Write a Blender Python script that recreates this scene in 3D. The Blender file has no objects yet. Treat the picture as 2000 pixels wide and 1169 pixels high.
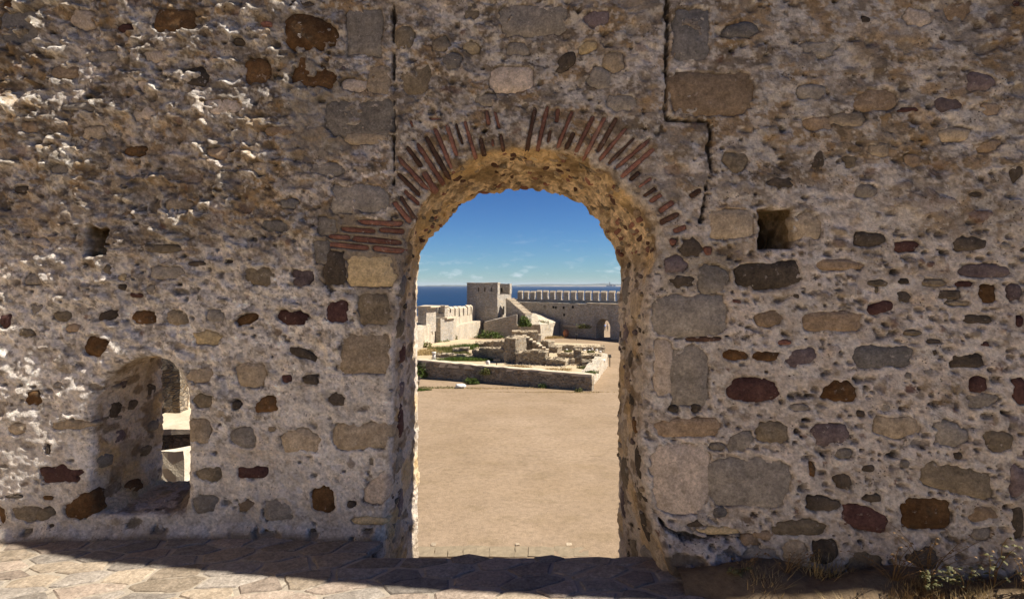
import bpy, bmesh, math, random
import numpy as np
from mathutils import Vector, Matrix

SC = bpy.context.scene
R = math.radians
# ------------------------------------------------------------------ camera, light, exposure
F, CX, HY, CAMZ = 1111.11, 1000.0, 557.0, 1.7        # 20 mm lens in pixels of the 2000 px photograph
SUN_EL, SUN_AZ = 50.0, -1.8                             # azimuth counted from +X towards +Y
cam = bpy.data.cameras.new('camera'); cam_o = bpy.data.objects.new('camera', cam)
SC.collection.objects.link(cam_o); SC.camera = cam_o
cam_o.location = (0, 0, CAMZ); cam_o.rotation_euler = (R(90), 0, 0)
cam.lens = 20.0; cam.sensor_width = 36.0; cam.shift_y = -0.01375
cam.clip_start = 0.05; cam.clip_end = 60000

W = bpy.data.worlds.new('World'); SC.world = W; W.use_nodes = True
wn, wl = W.node_tree.nodes, W.node_tree.links
sky = wn.new('ShaderNodeTexSky'); sky.sky_type = 'NISHITA'; sky.sun_disc = False
sky.sun_elevation = R(SUN_EL); sky.sun_rotation = R(90 - SUN_AZ)
sky.air_density = 1.0; sky.dust_density = 0.05; sky.ozone_density = 5.0; sky.altitude = 1200
bg = wn['Background']; bg.inputs[1].default_value = 0.12
# small fair-weather clouds low over the horizon, all the way round
tc = wn.new('ShaderNodeTexCoord')
sep = wn.new('ShaderNodeSeparateXYZ'); wl.new(tc.outputs['Generated'], sep.inputs[0])
mp = wn.new('ShaderNodeMapping'); mp.inputs['Scale'].default_value = (1, 1, 3.2); wl.new(tc.outputs['Generated'], mp.inputs[0])
nz = wn.new('ShaderNodeTexNoise'); nz.inputs['Scale'].default_value = 26; nz.inputs['Detail'].default_value = 7; nz.inputs['Roughness'].default_value = .62
wl.new(mp.outputs[0], nz.inputs[0])
cr = wn.new('ShaderNodeValToRGB'); cr.color_ramp.elements[0].position = .55; cr.color_ramp.elements[1].position = .74
wl.new(nz.outputs[0], cr.inputs[0])
band = wn.new('ShaderNodeValToRGB'); e = band.color_ramp.elements
e[0].position = 0.004; e[0].color = (0, 0, 0, 1); e[1].position = .016; e[1].color = (.75, .75, .75, 1)
for p, v in ((.032, .45), (.05, .14), (.085, .10), (.10, .0)):
    q = e.new(p); q.color = (v, v, v, 1)
wl.new(sep.outputs['Z'], band.inputs[0])
mu = wn.new('ShaderNodeMath'); mu.operation = 'MULTIPLY'; wl.new(cr.outputs[0], mu.inputs[0]); wl.new(band.outputs[0], mu.inputs[1])
mx = wn.new('ShaderNodeMixRGB'); ga = wn.new('ShaderNodeGamma'); ga.inputs[1].default_value = 1.5             # a deeper, polarised blue, the same over the whole sky
ks = wn.new('ShaderNodeMixRGB'); ks.blend_type = 'MULTIPLY'; ks.inputs[0].default_value = 1; ks.inputs[2].default_value = (.083, .108, .132, 1)
wl.new(sky.outputs[0], ga.inputs[0]); wl.new(ga.outputs[0], ks.inputs[1])
wl.new(mu.outputs[0], mx.inputs[0]); wl.new(ks.outputs[0], mx.inputs[1]); mx.inputs[2].default_value = (3.3, 3.6, 3.9, 1)
wl.new(mx.outputs[0], bg.inputs[0])

sun = bpy.data.lights.new('sun', 'SUN'); sun.energy = 4.2; sun.angle = R(0.55); sun.color = (1.0, .945, .86)
sun_o = bpy.data.objects.new('sun', sun); SC.collection.objects.link(sun_o)
sv = Vector((math.cos(R(SUN_EL)) * math.cos(R(SUN_AZ)), math.cos(R(SUN_EL)) * math.sin(R(SUN_AZ)), math.sin(R(SUN_EL))))
sun_o.rotation_euler = sv.to_track_quat('Z', 'Y').to_euler(); sun_o.location = (8, 0, 12)
SC.view_settings.view_transform = 'Standard'; SC.view_settings.look = 'None'
SC.view_settings.exposure = 1.15; SC.view_settings.gamma = 1.0; SC.view_settings.use_curve_mapping = False
SC.cycles.max_bounces = 8; SC.cycles.diffuse_bounces = 5

rng = np.random.default_rng(7); random.seed(7)

# ------------------------------------------------------------------ numpy noise
_t2 = [np.random.default_rng(100 + i).random((256, 256), dtype=np.float32) * 2 - 1 for i in range(6)]
_t3 = [np.random.default_rng(200 + i).random((64, 64, 64), dtype=np.float32) * 2 - 1 for i in range(3)]
def n2(x, y, s=0):
    t = _t2[s % 6]; x = x + 17.31 * s; y = y + 9.77 * s
    xi = np.floor(x).astype(np.int64); yi = np.floor(y).astype(np.int64)
    fx = x - xi; fy = y - yi; fx = fx * fx * (3 - 2 * fx); fy = fy * fy * (3 - 2 * fy)
    a = xi & 255; b = (xi + 1) & 255; c = yi & 255; d = (yi + 1) & 255
    return (t[a, c] * (1 - fx) + t[b, c] * fx) * (1 - fy) + (t[a, d] * (1 - fx) + t[b, d] * fx) * fy
def fbm2(x, y, s=0, o=4, g=.5):
    v = 0; a = 1; tot = 0
    for i in range(o):
        v = v + a * n2(x * 2.03 ** i, y * 2.03 ** i, s + i); tot += a; a *= g
    return v / tot * 1.6
def n3(x, y, z, s=0):
    t = _t3[s % 3]; x = x + 31.7 * s; y = y + 11.3 * s; z = z + 5.9 * s
    xi = np.floor(x).astype(np.int64); yi = np.floor(y).astype(np.int64); zi = np.floor(z).astype(np.int64)
    fx = x - xi; fy = y - yi; fz = z - zi
    fx = fx * fx * (3 - 2 * fx); fy = fy * fy * (3 - 2 * fy); fz = fz * fz * (3 - 2 * fz)
    a, b, c, d, e, f = xi & 63, (xi + 1) & 63, yi & 63, (yi + 1) & 63, zi & 63, (zi + 1) & 63
    def l(ee): return (t[a, c, ee] * (1 - fx) + t[b, c, ee] * fx) * (1 - fy) + (t[a, d, ee] * (1 - fx) + t[b, d, ee] * fx) * fy
    return l(e) * (1 - fz) + l(f) * fz
def fbm3(p, sc, s=0, o=3, g=.5):
    v = 0; a = 1
    for i in range(o):
        k = sc * 2.03 ** i
        v = v + a * n3(p[..., 0] * k, p[..., 1] * k, p[..., 2] * k, s + i); a *= g
    return v
def sst(a, b, x):
    t = np.clip((x - a) / (b - a), 0, 1); return t * t * (3 - 2 * t)
def lin(r, g, b):
    f = lambda c: ((c / 255 + .055) / 1.055) ** 2.4 if c > 10 else c / 255 / 12.92
    return (f(r), f(g), f(b))

# ------------------------------------------------------------------ materials
class NT:
    def __init__(s, name):
        s.m = bpy.data.materials.new(name); s.m.use_nodes = True
        s.t = s.m.node_tree; s.n = s.t.nodes; s.l = s.t.links; s.b = s.n['Principled BSDF']
        s.b.inputs['Roughness'].default_value = .92; s.b.inputs['Specular IOR Level'].default_value = .15
    def node(s, typ, **kw):
        n = s.n.new(typ)
        for k, v in kw.items():
            if k.startswith('i_'):
                key = k[2:]; key = int(key) if key.isdigit() else key
                if isinstance(v, bpy.types.NodeSocket): s.l.new(v, n.inputs[key])
                else: n.inputs[key].default_value = v
            else: setattr(n, k, v)
        return n
    def pos(s, scale=(1, 1, 1), obj=False):
        g = s.node('ShaderNodeTexCoord').outputs['Object'] if obj else s.node('ShaderNodeNewGeometry').outputs['Position']
        m = s.node('ShaderNodeMapping', i_0=g); m.inputs['Scale'].default_value = scale
        return m.outputs[0]
    def noise(s, v, scale, detail=4, rough=.55):
        n = s.node('ShaderNodeTexNoise'); s.l.new(v, n.inputs['Vector'])
        n.inputs['Scale'].default_value = scale; n.inputs['Detail'].default_value = detail; n.inputs['Roughness'].default_value = rough
        return n.outputs[0]
    def voro(s, v, scale, feature='F1', out=0, rnd=1.0):
        n = s.node('ShaderNodeTexVoronoi', feature=feature); s.l.new(v, n.inputs['Vector'])
        n.inputs['Scale'].default_value = scale; n.inputs['Randomness'].default_value = rnd
        return n.outputs[out]
    def ramp(s, fac, stops):
        n = s.node('ShaderNodeValToRGB'); s.l.new(fac, n.inputs[0]); e = n.color_ramp.elements
        e[0].position, e[1].position = stops[0][0], stops[-1][0]
        for i, (p, c) in enumerate(stops):
            q = e[0] if i == 0 else (e[-1] if i == len(stops) - 1 else e.new(p))
            c = (c, c, c) if isinstance(c, (int, float)) else c
            q.color = (*c, 1)
        return n.outputs[0]
    def mix(s, fac, a, b, mode='MIX'):
        n = s.node('ShaderNodeMixRGB', blend_type=mode)
        for i, v in enumerate((fac, a, b)):
            if isinstance(v, bpy.types.NodeSocket): s.l.new(v, n.inputs[i])
            elif isinstance(v, (int, float)): n.inputs[i].default_value = v if i == 0 else (v, v, v, 1)
            else: n.inputs[i].default_value = (*v, 1)
        return n.outputs[0]
    def math(s, op, a, b=0.0):
        n = s.node('ShaderNodeMath', operation=op)
        for i, v in enumerate((a, b)):
            if isinstance(v, bpy.types.NodeSocket): s.l.new(v, n.inputs[i])
            else: n.inputs[i].default_value = v
        return n.outputs[0]
    def bump(s, h, dist, strength=1.0, prev=None):
        n = s.node('ShaderNodeBump'); s.l.new(h, n.inputs['Height'])
        n.inputs['Distance'].default_value = dist; n.inputs['Strength'].default_value = strength
        if prev is not None: s.l.new(prev, n.inputs['Normal'])
        s.l.new(n.outputs[0], s.b.inputs['Normal']); return n.outputs[0]
    def col(s, c):
        if isinstance(c, bpy.types.NodeSocket): s.l.new(c, s.b.inputs['Base Color'])
        else: s.b.inputs['Base Color'].default_value = (*c, 1)

def mat_mortar():
    m = NT('lime mortar'); v = m.pos()
    a = m.node('ShaderNodeAttribute', attribute_name='Col').outputs['Color']
    fine = m.noise(v, 55, 8, .68); big = m.noise(v, 14, 5, .6)
    c = m.mix(1.0, a, m.ramp(fine, [(.25, .55), (.5, 1.0), (.75, 1.35)]), 'MULTIPLY')
    c = m.mix(m.ramp(big, [(.42, 0.0), (.66, .5)]), c, m.mix(1.0, c, (1.06, .97, .84), 'MULTIPLY'))
    d = m.voro(v, 46); pit = m.ramp(d, [(.10, 1.0), (.22, 0.0)])
    pm = m.math('MULTIPLY', pit, m.ramp(m.noise(v, 7, 3), [(.5, 0.0), (.62, .85)]))
    c = m.mix(pm, c, (.055, .045, .035))
    m.col(c)
    h = m.math('ADD', m.noise(v, 95, 9, .72), m.math('MULTIPLY', pm, -.8))
    m.bump(h, .018, .9); return m.m
def mat_stone(name, c1, c2, c3=None, smear=.5, bump=.007):
    gl = lambda c: tuple(.84 * v + .16 * (c[0] * .36 + c[1] * .5 + c[2] * .14) for v in c); c1, c2 = gl(c1), gl(c2); c3 = c3 and gl(c3)
    k = 1.0 if max(c2) < .16 and c2[0] > 2.2 * c2[2] else (1.15 if max(c2) < .13 else 1.4); c1, c2 = (tuple(v * k for v in c1), tuple(v * k for v in c2)); c3 = c3 and tuple(v * k for v in c3)
    m = NT(name); g = m.node('ShaderNodeTexCoord').outputs['Object']
    oi = m.node('ShaderNodeObjectInfo').outputs['Random']
    ad = m.node('ShaderNodeVectorMath', operation='ADD'); m.l.new(g, ad.inputs[0])
    cx = m.node('ShaderNodeCombineXYZ'); mm = m.math('MULTIPLY', oi, 40.0)
    for i in range(3): m.l.new(mm, cx.inputs[i])
    m.l.new(cx.outputs[0], ad.inputs[1]); v = ad.outputs[0]
    n = m.noise(v, 9, 6, .62); f = m.noise(v, 70, 7, .7)
    c = m.mix(m.ramp(n, [(.36, 0.0), (.64, 1.0)]), c1, c2); c = m.mix(1.0, c, m.ramp(m.noise(v, 30, 5, .7), [(.3, .68), (.5, 1.0), (.7, 1.25)]), 'MULTIPLY')
    if c3: c = m.mix(m.ramp(m.noise(v, 17, 5), [(.54, 0.0), (.66, .8)]), c, c3)
    c = m.mix(1.0, c, m.ramp(f, [(.25, .55), (.5, 1.0), (.78, 1.5)]), 'MULTIPLY')
    hv = m.node('ShaderNodeHueSaturation'); m.l.new(c, hv.inputs['Color'])
    m.l.new(m.math('ADD', m.math('MULTIPLY', oi, .5), .76), hv.inputs['Value']); c = hv.outputs[0]
    sm = m.ramp(m.noise(v, 24, 8, .72), [(.60, 0.0), (.68, smear)])        # thin lime smear left on the face
    c = m.mix(sm, c, lin(208, 196, 182)); m.col(c)
    h = m.math('ADD', m.math('ADD', m.noise(v, 60, 8, .7), m.math('MULTIPLY', n, 1.2)), m.math('MULTIPLY', sm, .5))
    m.bump(h, bump, .8); return m.m
def mat_masonry(name, base, scale=1.6, dark=.45, warm=(1.1, .95, .75), joint=(.5, .45, .37), bump=.12):
    """far rubble walls: stones of many tones in pale joints"""
    m = NT(name); v = m.pos((1, 1, 1.7))
    w = m.node('ShaderNodeVectorMath', operation='ADD'); m.l.new(v, w.inputs[0])
    sc = m.node('ShaderNodeVectorMath', operation='SCALE'); m.l.new(m.node('ShaderNodeTexNoise', i_0=v, i_Scale=1.7).outputs['Color'], sc.inputs[0]); sc.inputs['Scale'].default_value = .5
    m.l.new(sc.outputs[0], w.inputs[1]); v2 = w.outputs[0]
    cc = m.node('ShaderNodeTexVoronoi'); m.l.new(v2, cc.inputs['Vector']); cc.inputs['Scale'].default_value = scale
    sx = m.node('ShaderNodeSeparateColor'); m.l.new(cc.outputs['Color'], sx.inputs[0])
    c = m.mix(m.ramp(sx.outputs[0], [(0, 0.0), (.9, 1.0)]), tuple(x * dark for x in base), base)
    c = m.mix(m.ramp(sx.outputs[1], [(.55, 0.0), (.95, .9)]), c, m.mix(1.0, c, warm, 'MULTIPLY'))
    ed = m.voro(v2, scale, 'DISTANCE_TO_EDGE'); jm = m.ramp(ed, [(.02, 1.0), (.10, 0.0)])
    c = m.mix(m.math('MULTIPLY', jm, .8), c, joint)
    st = m.noise(m.pos((1, 1, .35)), .55, 6, .65)
    c = m.mix(m.ramp(st, [(.45, 0.0), (.72, .55)]), c, tuple(x * .4 for x in base))
    c = m.mix(1.0, c, m.ramp(m.noise(m.pos(), 9, 6, .7), [(.25, .6), (.5, 1.0), (.75, 1.35)]), 'MULTIPLY'); m.col(c)
    h = m.math('ADD', m.ramp(ed, [(0, 0.0), (.15, 1.0)]), m.noise(m.pos(), 5, 6, .7)); m.bump(h, bump, .8)
    return m.m
def mat_plain(name, c1, c2, scale=6, bump=.01, rough=.9):
    m = NT(name); v = m.pos(); n = m.noise(v, scale, 6, .65)
    m.col(m.mix(m.ramp(n, [(.3, 0.0), (.7, 1.0)]), c1, c2)); m.bump(m.noise(v, scale * 4, 6, .7), bump, .7)
    m.b.inputs['Roughness'].default_value = rough; return m.m
def mat_leaf(name, c1, c2):
    m = NT(name); oi = m.node('ShaderNodeObjectInfo').outputs['Random']; n = m.noise(m.pos(), 3.5, 3)
    m.col(m.mix(m.ramp(n, [(.3, 0.0), (.7, 1.0)]), c1, c2)); m.b.inputs['Roughness'].default_value = .6
    return m.m

MORTAR = mat_mortar()
S = {
 'ol': mat_stone('olive brown stone', lin(92, 80, 62), lin(116, 102, 80), smear=.6),
 'dk': mat_stone('dark grey brown stone', lin(66, 57, 47), lin(88, 76, 62), smear=.5),
 'rd': mat_stone('dark maroon stone', lin(72, 46, 42), lin(92, 62, 54), smear=.45),
 'rs': mat_stone('rust brown stone', lin(84, 55, 24), lin(112, 80, 42), lin(78, 62, 42), smear=.4),
 'gy': mat_stone('grey stone', lin(104, 96, 86), lin(128, 118, 104), smear=.5),
 'ta': mat_stone('tan sandstone', lin(134, 116, 90), lin(152, 134, 108), lin(118, 104, 84), smear=.45),
 'ye': mat_stone('yellow sandstone', lin(158, 136, 94), lin(172, 150, 108), lin(140, 122, 92), smear=.2),
 'pu': mat_stone('purple grey stone', lin(80, 66, 66), lin(104, 90, 86), smear=.6),
 'pl': mat_stone('pale plastered stone', lin(168, 150, 130), lin(150, 134, 116), lin(138, 122, 102), smear=.5),
 'br': mat_stone('brown stone', lin(112, 92, 68), lin(134, 112, 86), smear=.35),
 'sl': mat_stone('slate grey stone', lin(84, 80, 76), lin(104, 98, 92), smear=.5),
 'bk': mat_stone('red brick', lin(102, 64, 50), lin(124, 82, 64), lin(104, 80, 66), smear=.8),
 'bd': mat_stone('dark sooty brick', lin(76, 54, 42), lin(98, 70, 54), smear=.5),
}
S_FLAG = [mat_stone('flagstone %s' % k, a, b, c, smear=.25, bump=.004) for k, a, b, c in (
    ('tan', lin(122, 107, 87), lin(136, 120, 99), lin(110, 97, 78)), ('pink', lin(122, 106, 90), lin(133, 117, 100), lin(108, 94, 80)),
    ('grey', lin(112, 102, 90), lin(125, 115, 102), lin(100, 91, 80)))]

# ------------------------------------------------------------------ object helpers
COL = SC.collection
def tag(o, label=None, cat=None, group=None, kind=None):
    if label: o['label'] = label
    if cat: o['category'] = cat
    if group: o['group'] = group
    if kind: o['kind'] = kind
    return o
def empty(name, loc=(0, 0, 0)):
    o = bpy.data.objects.new(name, None); o.location = loc; o.empty_display_size = .2; COL.objects.link(o); return o
def link(name, me, mats, parent=None, loc=None):
    o = bpy.data.objects.new(name, me); COL.objects.link(o)
    for m in (mats if isinstance(mats, (list, tuple)) else [mats]): 
        if m and m.name not in [x.name for x in me.materials]: me.materials.append(m)
    if loc is not None: o.location = loc
    if parent is not None:
        o.parent = parent
        if loc is None: o.location = -Vector(parent.location)       # data already in world metres
    return o
def np_mesh(name, V, Fq, smooth=True):
    V = np.asarray(V, dtype=np.float32); Fq = np.asarray(Fq, dtype=np.int32); k = Fq.shape[1]
    me = bpy.data.meshes.new(name); me.vertices.add(len(V)); me.vertices.foreach_set('co', V.ravel())
    me.loops.add(Fq.size); me.loops.foreach_set('vertex_index', Fq.ravel())
    me.polygons.add(len(Fq)); me.polygons.foreach_set('loop_start', np.arange(len(Fq), dtype=np.int32) * k)
    me.polygons.foreach_set('use_smooth', np.full(len(Fq), smooth))
    me.update(calc_edges=True); me.validate(); return me
def bm_mesh(name, bm, smooth=False):
    bmesh.ops.recalc_face_normals(bm, faces=bm.faces)
    me = bpy.data.meshes.new(name); bm.to_mesh(me); bm.free()
    if smooth: me.polygons.foreach_set('use_smooth', [True] * len(me.polygons))
    return me
def jitter(bm, amp, sc=1.0, seed=0, keep_z=None):
    if not amp: return
    P = np.array([v.co[:] for v in bm.verts])
    d = np.stack([fbm3(P, sc, seed + i, 3) for i in range(3)], 1) * amp
    for v, q in zip(bm.verts, d):
        if keep_z is not None and v.co.z <= keep_z + 1e-4: q = q * (1, 1, 0)
        v.co += Vector(q)
def prism(bm, poly, z0, z1, seg=None):
    """poly: xy corners; z1: one top height or one per corner; optional subdivision length"""
    n = len(poly); z1 = [z1] * n if isinstance(z1, (int, float)) else z1
    b = [bm.verts.new((x, y, z0)) for x, y in poly]; t = [bm.verts.new((x, y, z)) for (x, y), z in zip(poly, z1)]
    fs = [bm.faces.new(b[::-1]), bm.faces.new(t)]
    for i in range(n): fs.append(bm.faces.new((b[i], b[(i + 1) % n], t[(i + 1) % n], t[i])))
    if seg:
        for k in range(6):
            es = {e for f in fs if f.is_valid for e in f.edges}
            es = [e for e in bm.edges if e.calc_length() > seg * 1.4]
            if not es: break
            bmesh.ops.subdivide_edges(bm, edges=es, cuts=1, use_grid_fill=True)
            fs = list(bm.faces)
        bmesh.ops.triangulate(bm, faces=[f for f in bm.faces if len(f.verts) > 4])
def rubble(name, poly, z0, z1, mat, parent=None, seg=.6, amp=.08, sc=1.1, seed=0):
    bm = bmesh.new(); prism(bm, poly, z0, z1, seg); jitter(bm, amp, sc, seed)
    return link(name, bm_mesh(name, bm), mat, parent)
def strip(a, b, th):
    """footprint of a wall from a to b (xy), thickness th to the left of the direction a->b"""
    a = np.array(a, float); b = np.array(b, float); d = (b - a) / np.linalg.norm(b - a); nrm = np.array((-d[1], d[0])) * th
    return [tuple(a), tuple(b), tuple(b + nrm), tuple(a + nrm)]
def X(px, d): return (px - CX) / F * d
def Z(py, d): return CAMZ + (HY - py) / F * d
def gd(py, z): return F * (CAMZ - z) / (py - HY)          # distance at which height z shows at row py

# ==================================================================  THE NEAR WALL
_cx = np.array([-9, -5.5, -4.2, -3.3, -2.65, -1.5, -.9, -.2, .72, 1.5, 2.92, 4.2, 8.6]); _cy = np.array([3.55, 3.66, 3.74, 3.80, 3.84, 3.845, 3.83, 3.745, 3.42, 3.30, 3.07, 2.95, 2.7])
_fx = np.linspace(-9, 8.5, 3501); _fy = np.interp(_fx, _cx, _cy)
_k = np.hanning(121); _k /= _k.sum(); _fy = np.convolve(np.pad(_fy, 60, mode='edge'), _k, 'valid')
_fy[:60] = np.interp(_fx[:60], _cx, _cy); _fy[-60:] = np.interp(_fx[-60:], _cx, _cy)
def Yf(x): return np.interp(x, _fx, _fy)
def front(px, py, t=0.0):
    k = (np.asarray(px, float) - CX) / F; x = k * 3.6
    for _ in range(25): x = k * (Yf(x) + t)
    return x, CAMZ + (HY - np.asarray(py, float)) / F * (Yf(x) + t)
MPP = 3.55 / F                                              # metres per photograph pixel on the wall, about
T = 0.70
X0, X1, Z0, Z1, T0, T1 = -4.15, 3.75, -.45, 4.15, -.15, T + .05
DX, DT = .0094, .0104
gx = np.arange(X0, X1, DX); gz = np.arange(Z0, Z1, DX); gt = np.arange(T0, T1, DT)
GX, GZ = np.meshgrid(gx, gz, indexing='ij'); NX, NZ, NTT = len(gx), len(gz), len(gt)

arch_f = [(742, 1240), (745, 1080), (750, 1040), (757, 980), (763, 900), (765, 800), (766, 700), (775, 600), (785, 520), (791, 478), (800, 436), (815, 402), (830, 378), (852, 352), (885, 327), (925, 301), (952, 294), (985, 286), (1030, 283), (1070, 287), (1110, 292), (1145, 304), (1175, 322), (1205, 345), (1232, 371), (1262, 402), (1284, 434), (1292, 458), (1289, 482), (1274, 520), (1262, 565), (1268, 650), (1262, 700), (1257, 800), (1252, 860), (1262, 950), (1280, 1030), (1300, 1100), (1318, 1145), (1330, 1240)]
arch_b = [(820, 1240), (819, 1080), (818, 1000), (819, 900), (818, 800), (817, 700), (816, 600), (815, 560), (816, 517), (822, 495), (834, 480), (845, 460), (865, 440), (882, 415), (905, 401), (935, 386), (970, 374), (1000, 371), (1040, 369), (1080, 376), (1110, 390), (1140, 406), (1165, 430), (1180, 455), (1190, 475), (1203, 492), (1208, 515), (1211, 545), (1206, 600), (1209, 700), (1206, 800), (1208, 900), (1205, 1000), (1207, 1090), (1206, 1240)]
win_f = [(176, 1006), (177, 900), (177, 800), (184, 768), (203, 738), (236, 713), (275, 698), (302, 694), (332, 702), (353, 725), (367, 757), (373, 800), (371, 880), (368, 1006)]
win_b = [(320, 936), (321, 850), (322, 780), (317, 720), (322, 690), (345, 686), (378, 700), (398, 745), (402, 850), (402, 936)]
def outline(pts, t):
    p = np.array(pts, float); x, z = front(p[:, 0], p[:, 1], t); return np.stack([x, z], 1)
def resamp(P, n):
    Q = np.vstack([P, P[:1]]); s = np.r_[0, np.cumsum(np.linalg.norm(np.diff(Q, axis=0), axis=1))]
    u = np.linspace(0, s[-1], n, endpoint=False); return np.stack([np.interp(u, s, Q[:, i]) for i in range(2)], 1)
def poly_sdf(P, x, z):
    d = np.full(x.shape, 1e9, np.float32); ins = np.zeros(x.shape, bool); n = len(P)
    for i in range(n):
        ax, az = P[i]; bx, bz = P[(i + 1) % n]; ex, ez = bx - ax, bz - az
        wx, wz = x - ax, z - az; h = np.clip((wx * ex + wz * ez) / (ex * ex + ez * ez + 1e-12), 0, 1)
        d = np.minimum(d, (wx - ex * h) ** 2 + (wz - ez * h) ** 2)
        c = ((az <= z) & (bz > z)) | ((bz <= z) & (az > z))
        ins ^= c & (x < ex * (z - az) / (ez + (1e-12 if ez == 0 else 0)) + ax)
    return np.where(ins, -1, 1) * np.sqrt(d)

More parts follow.
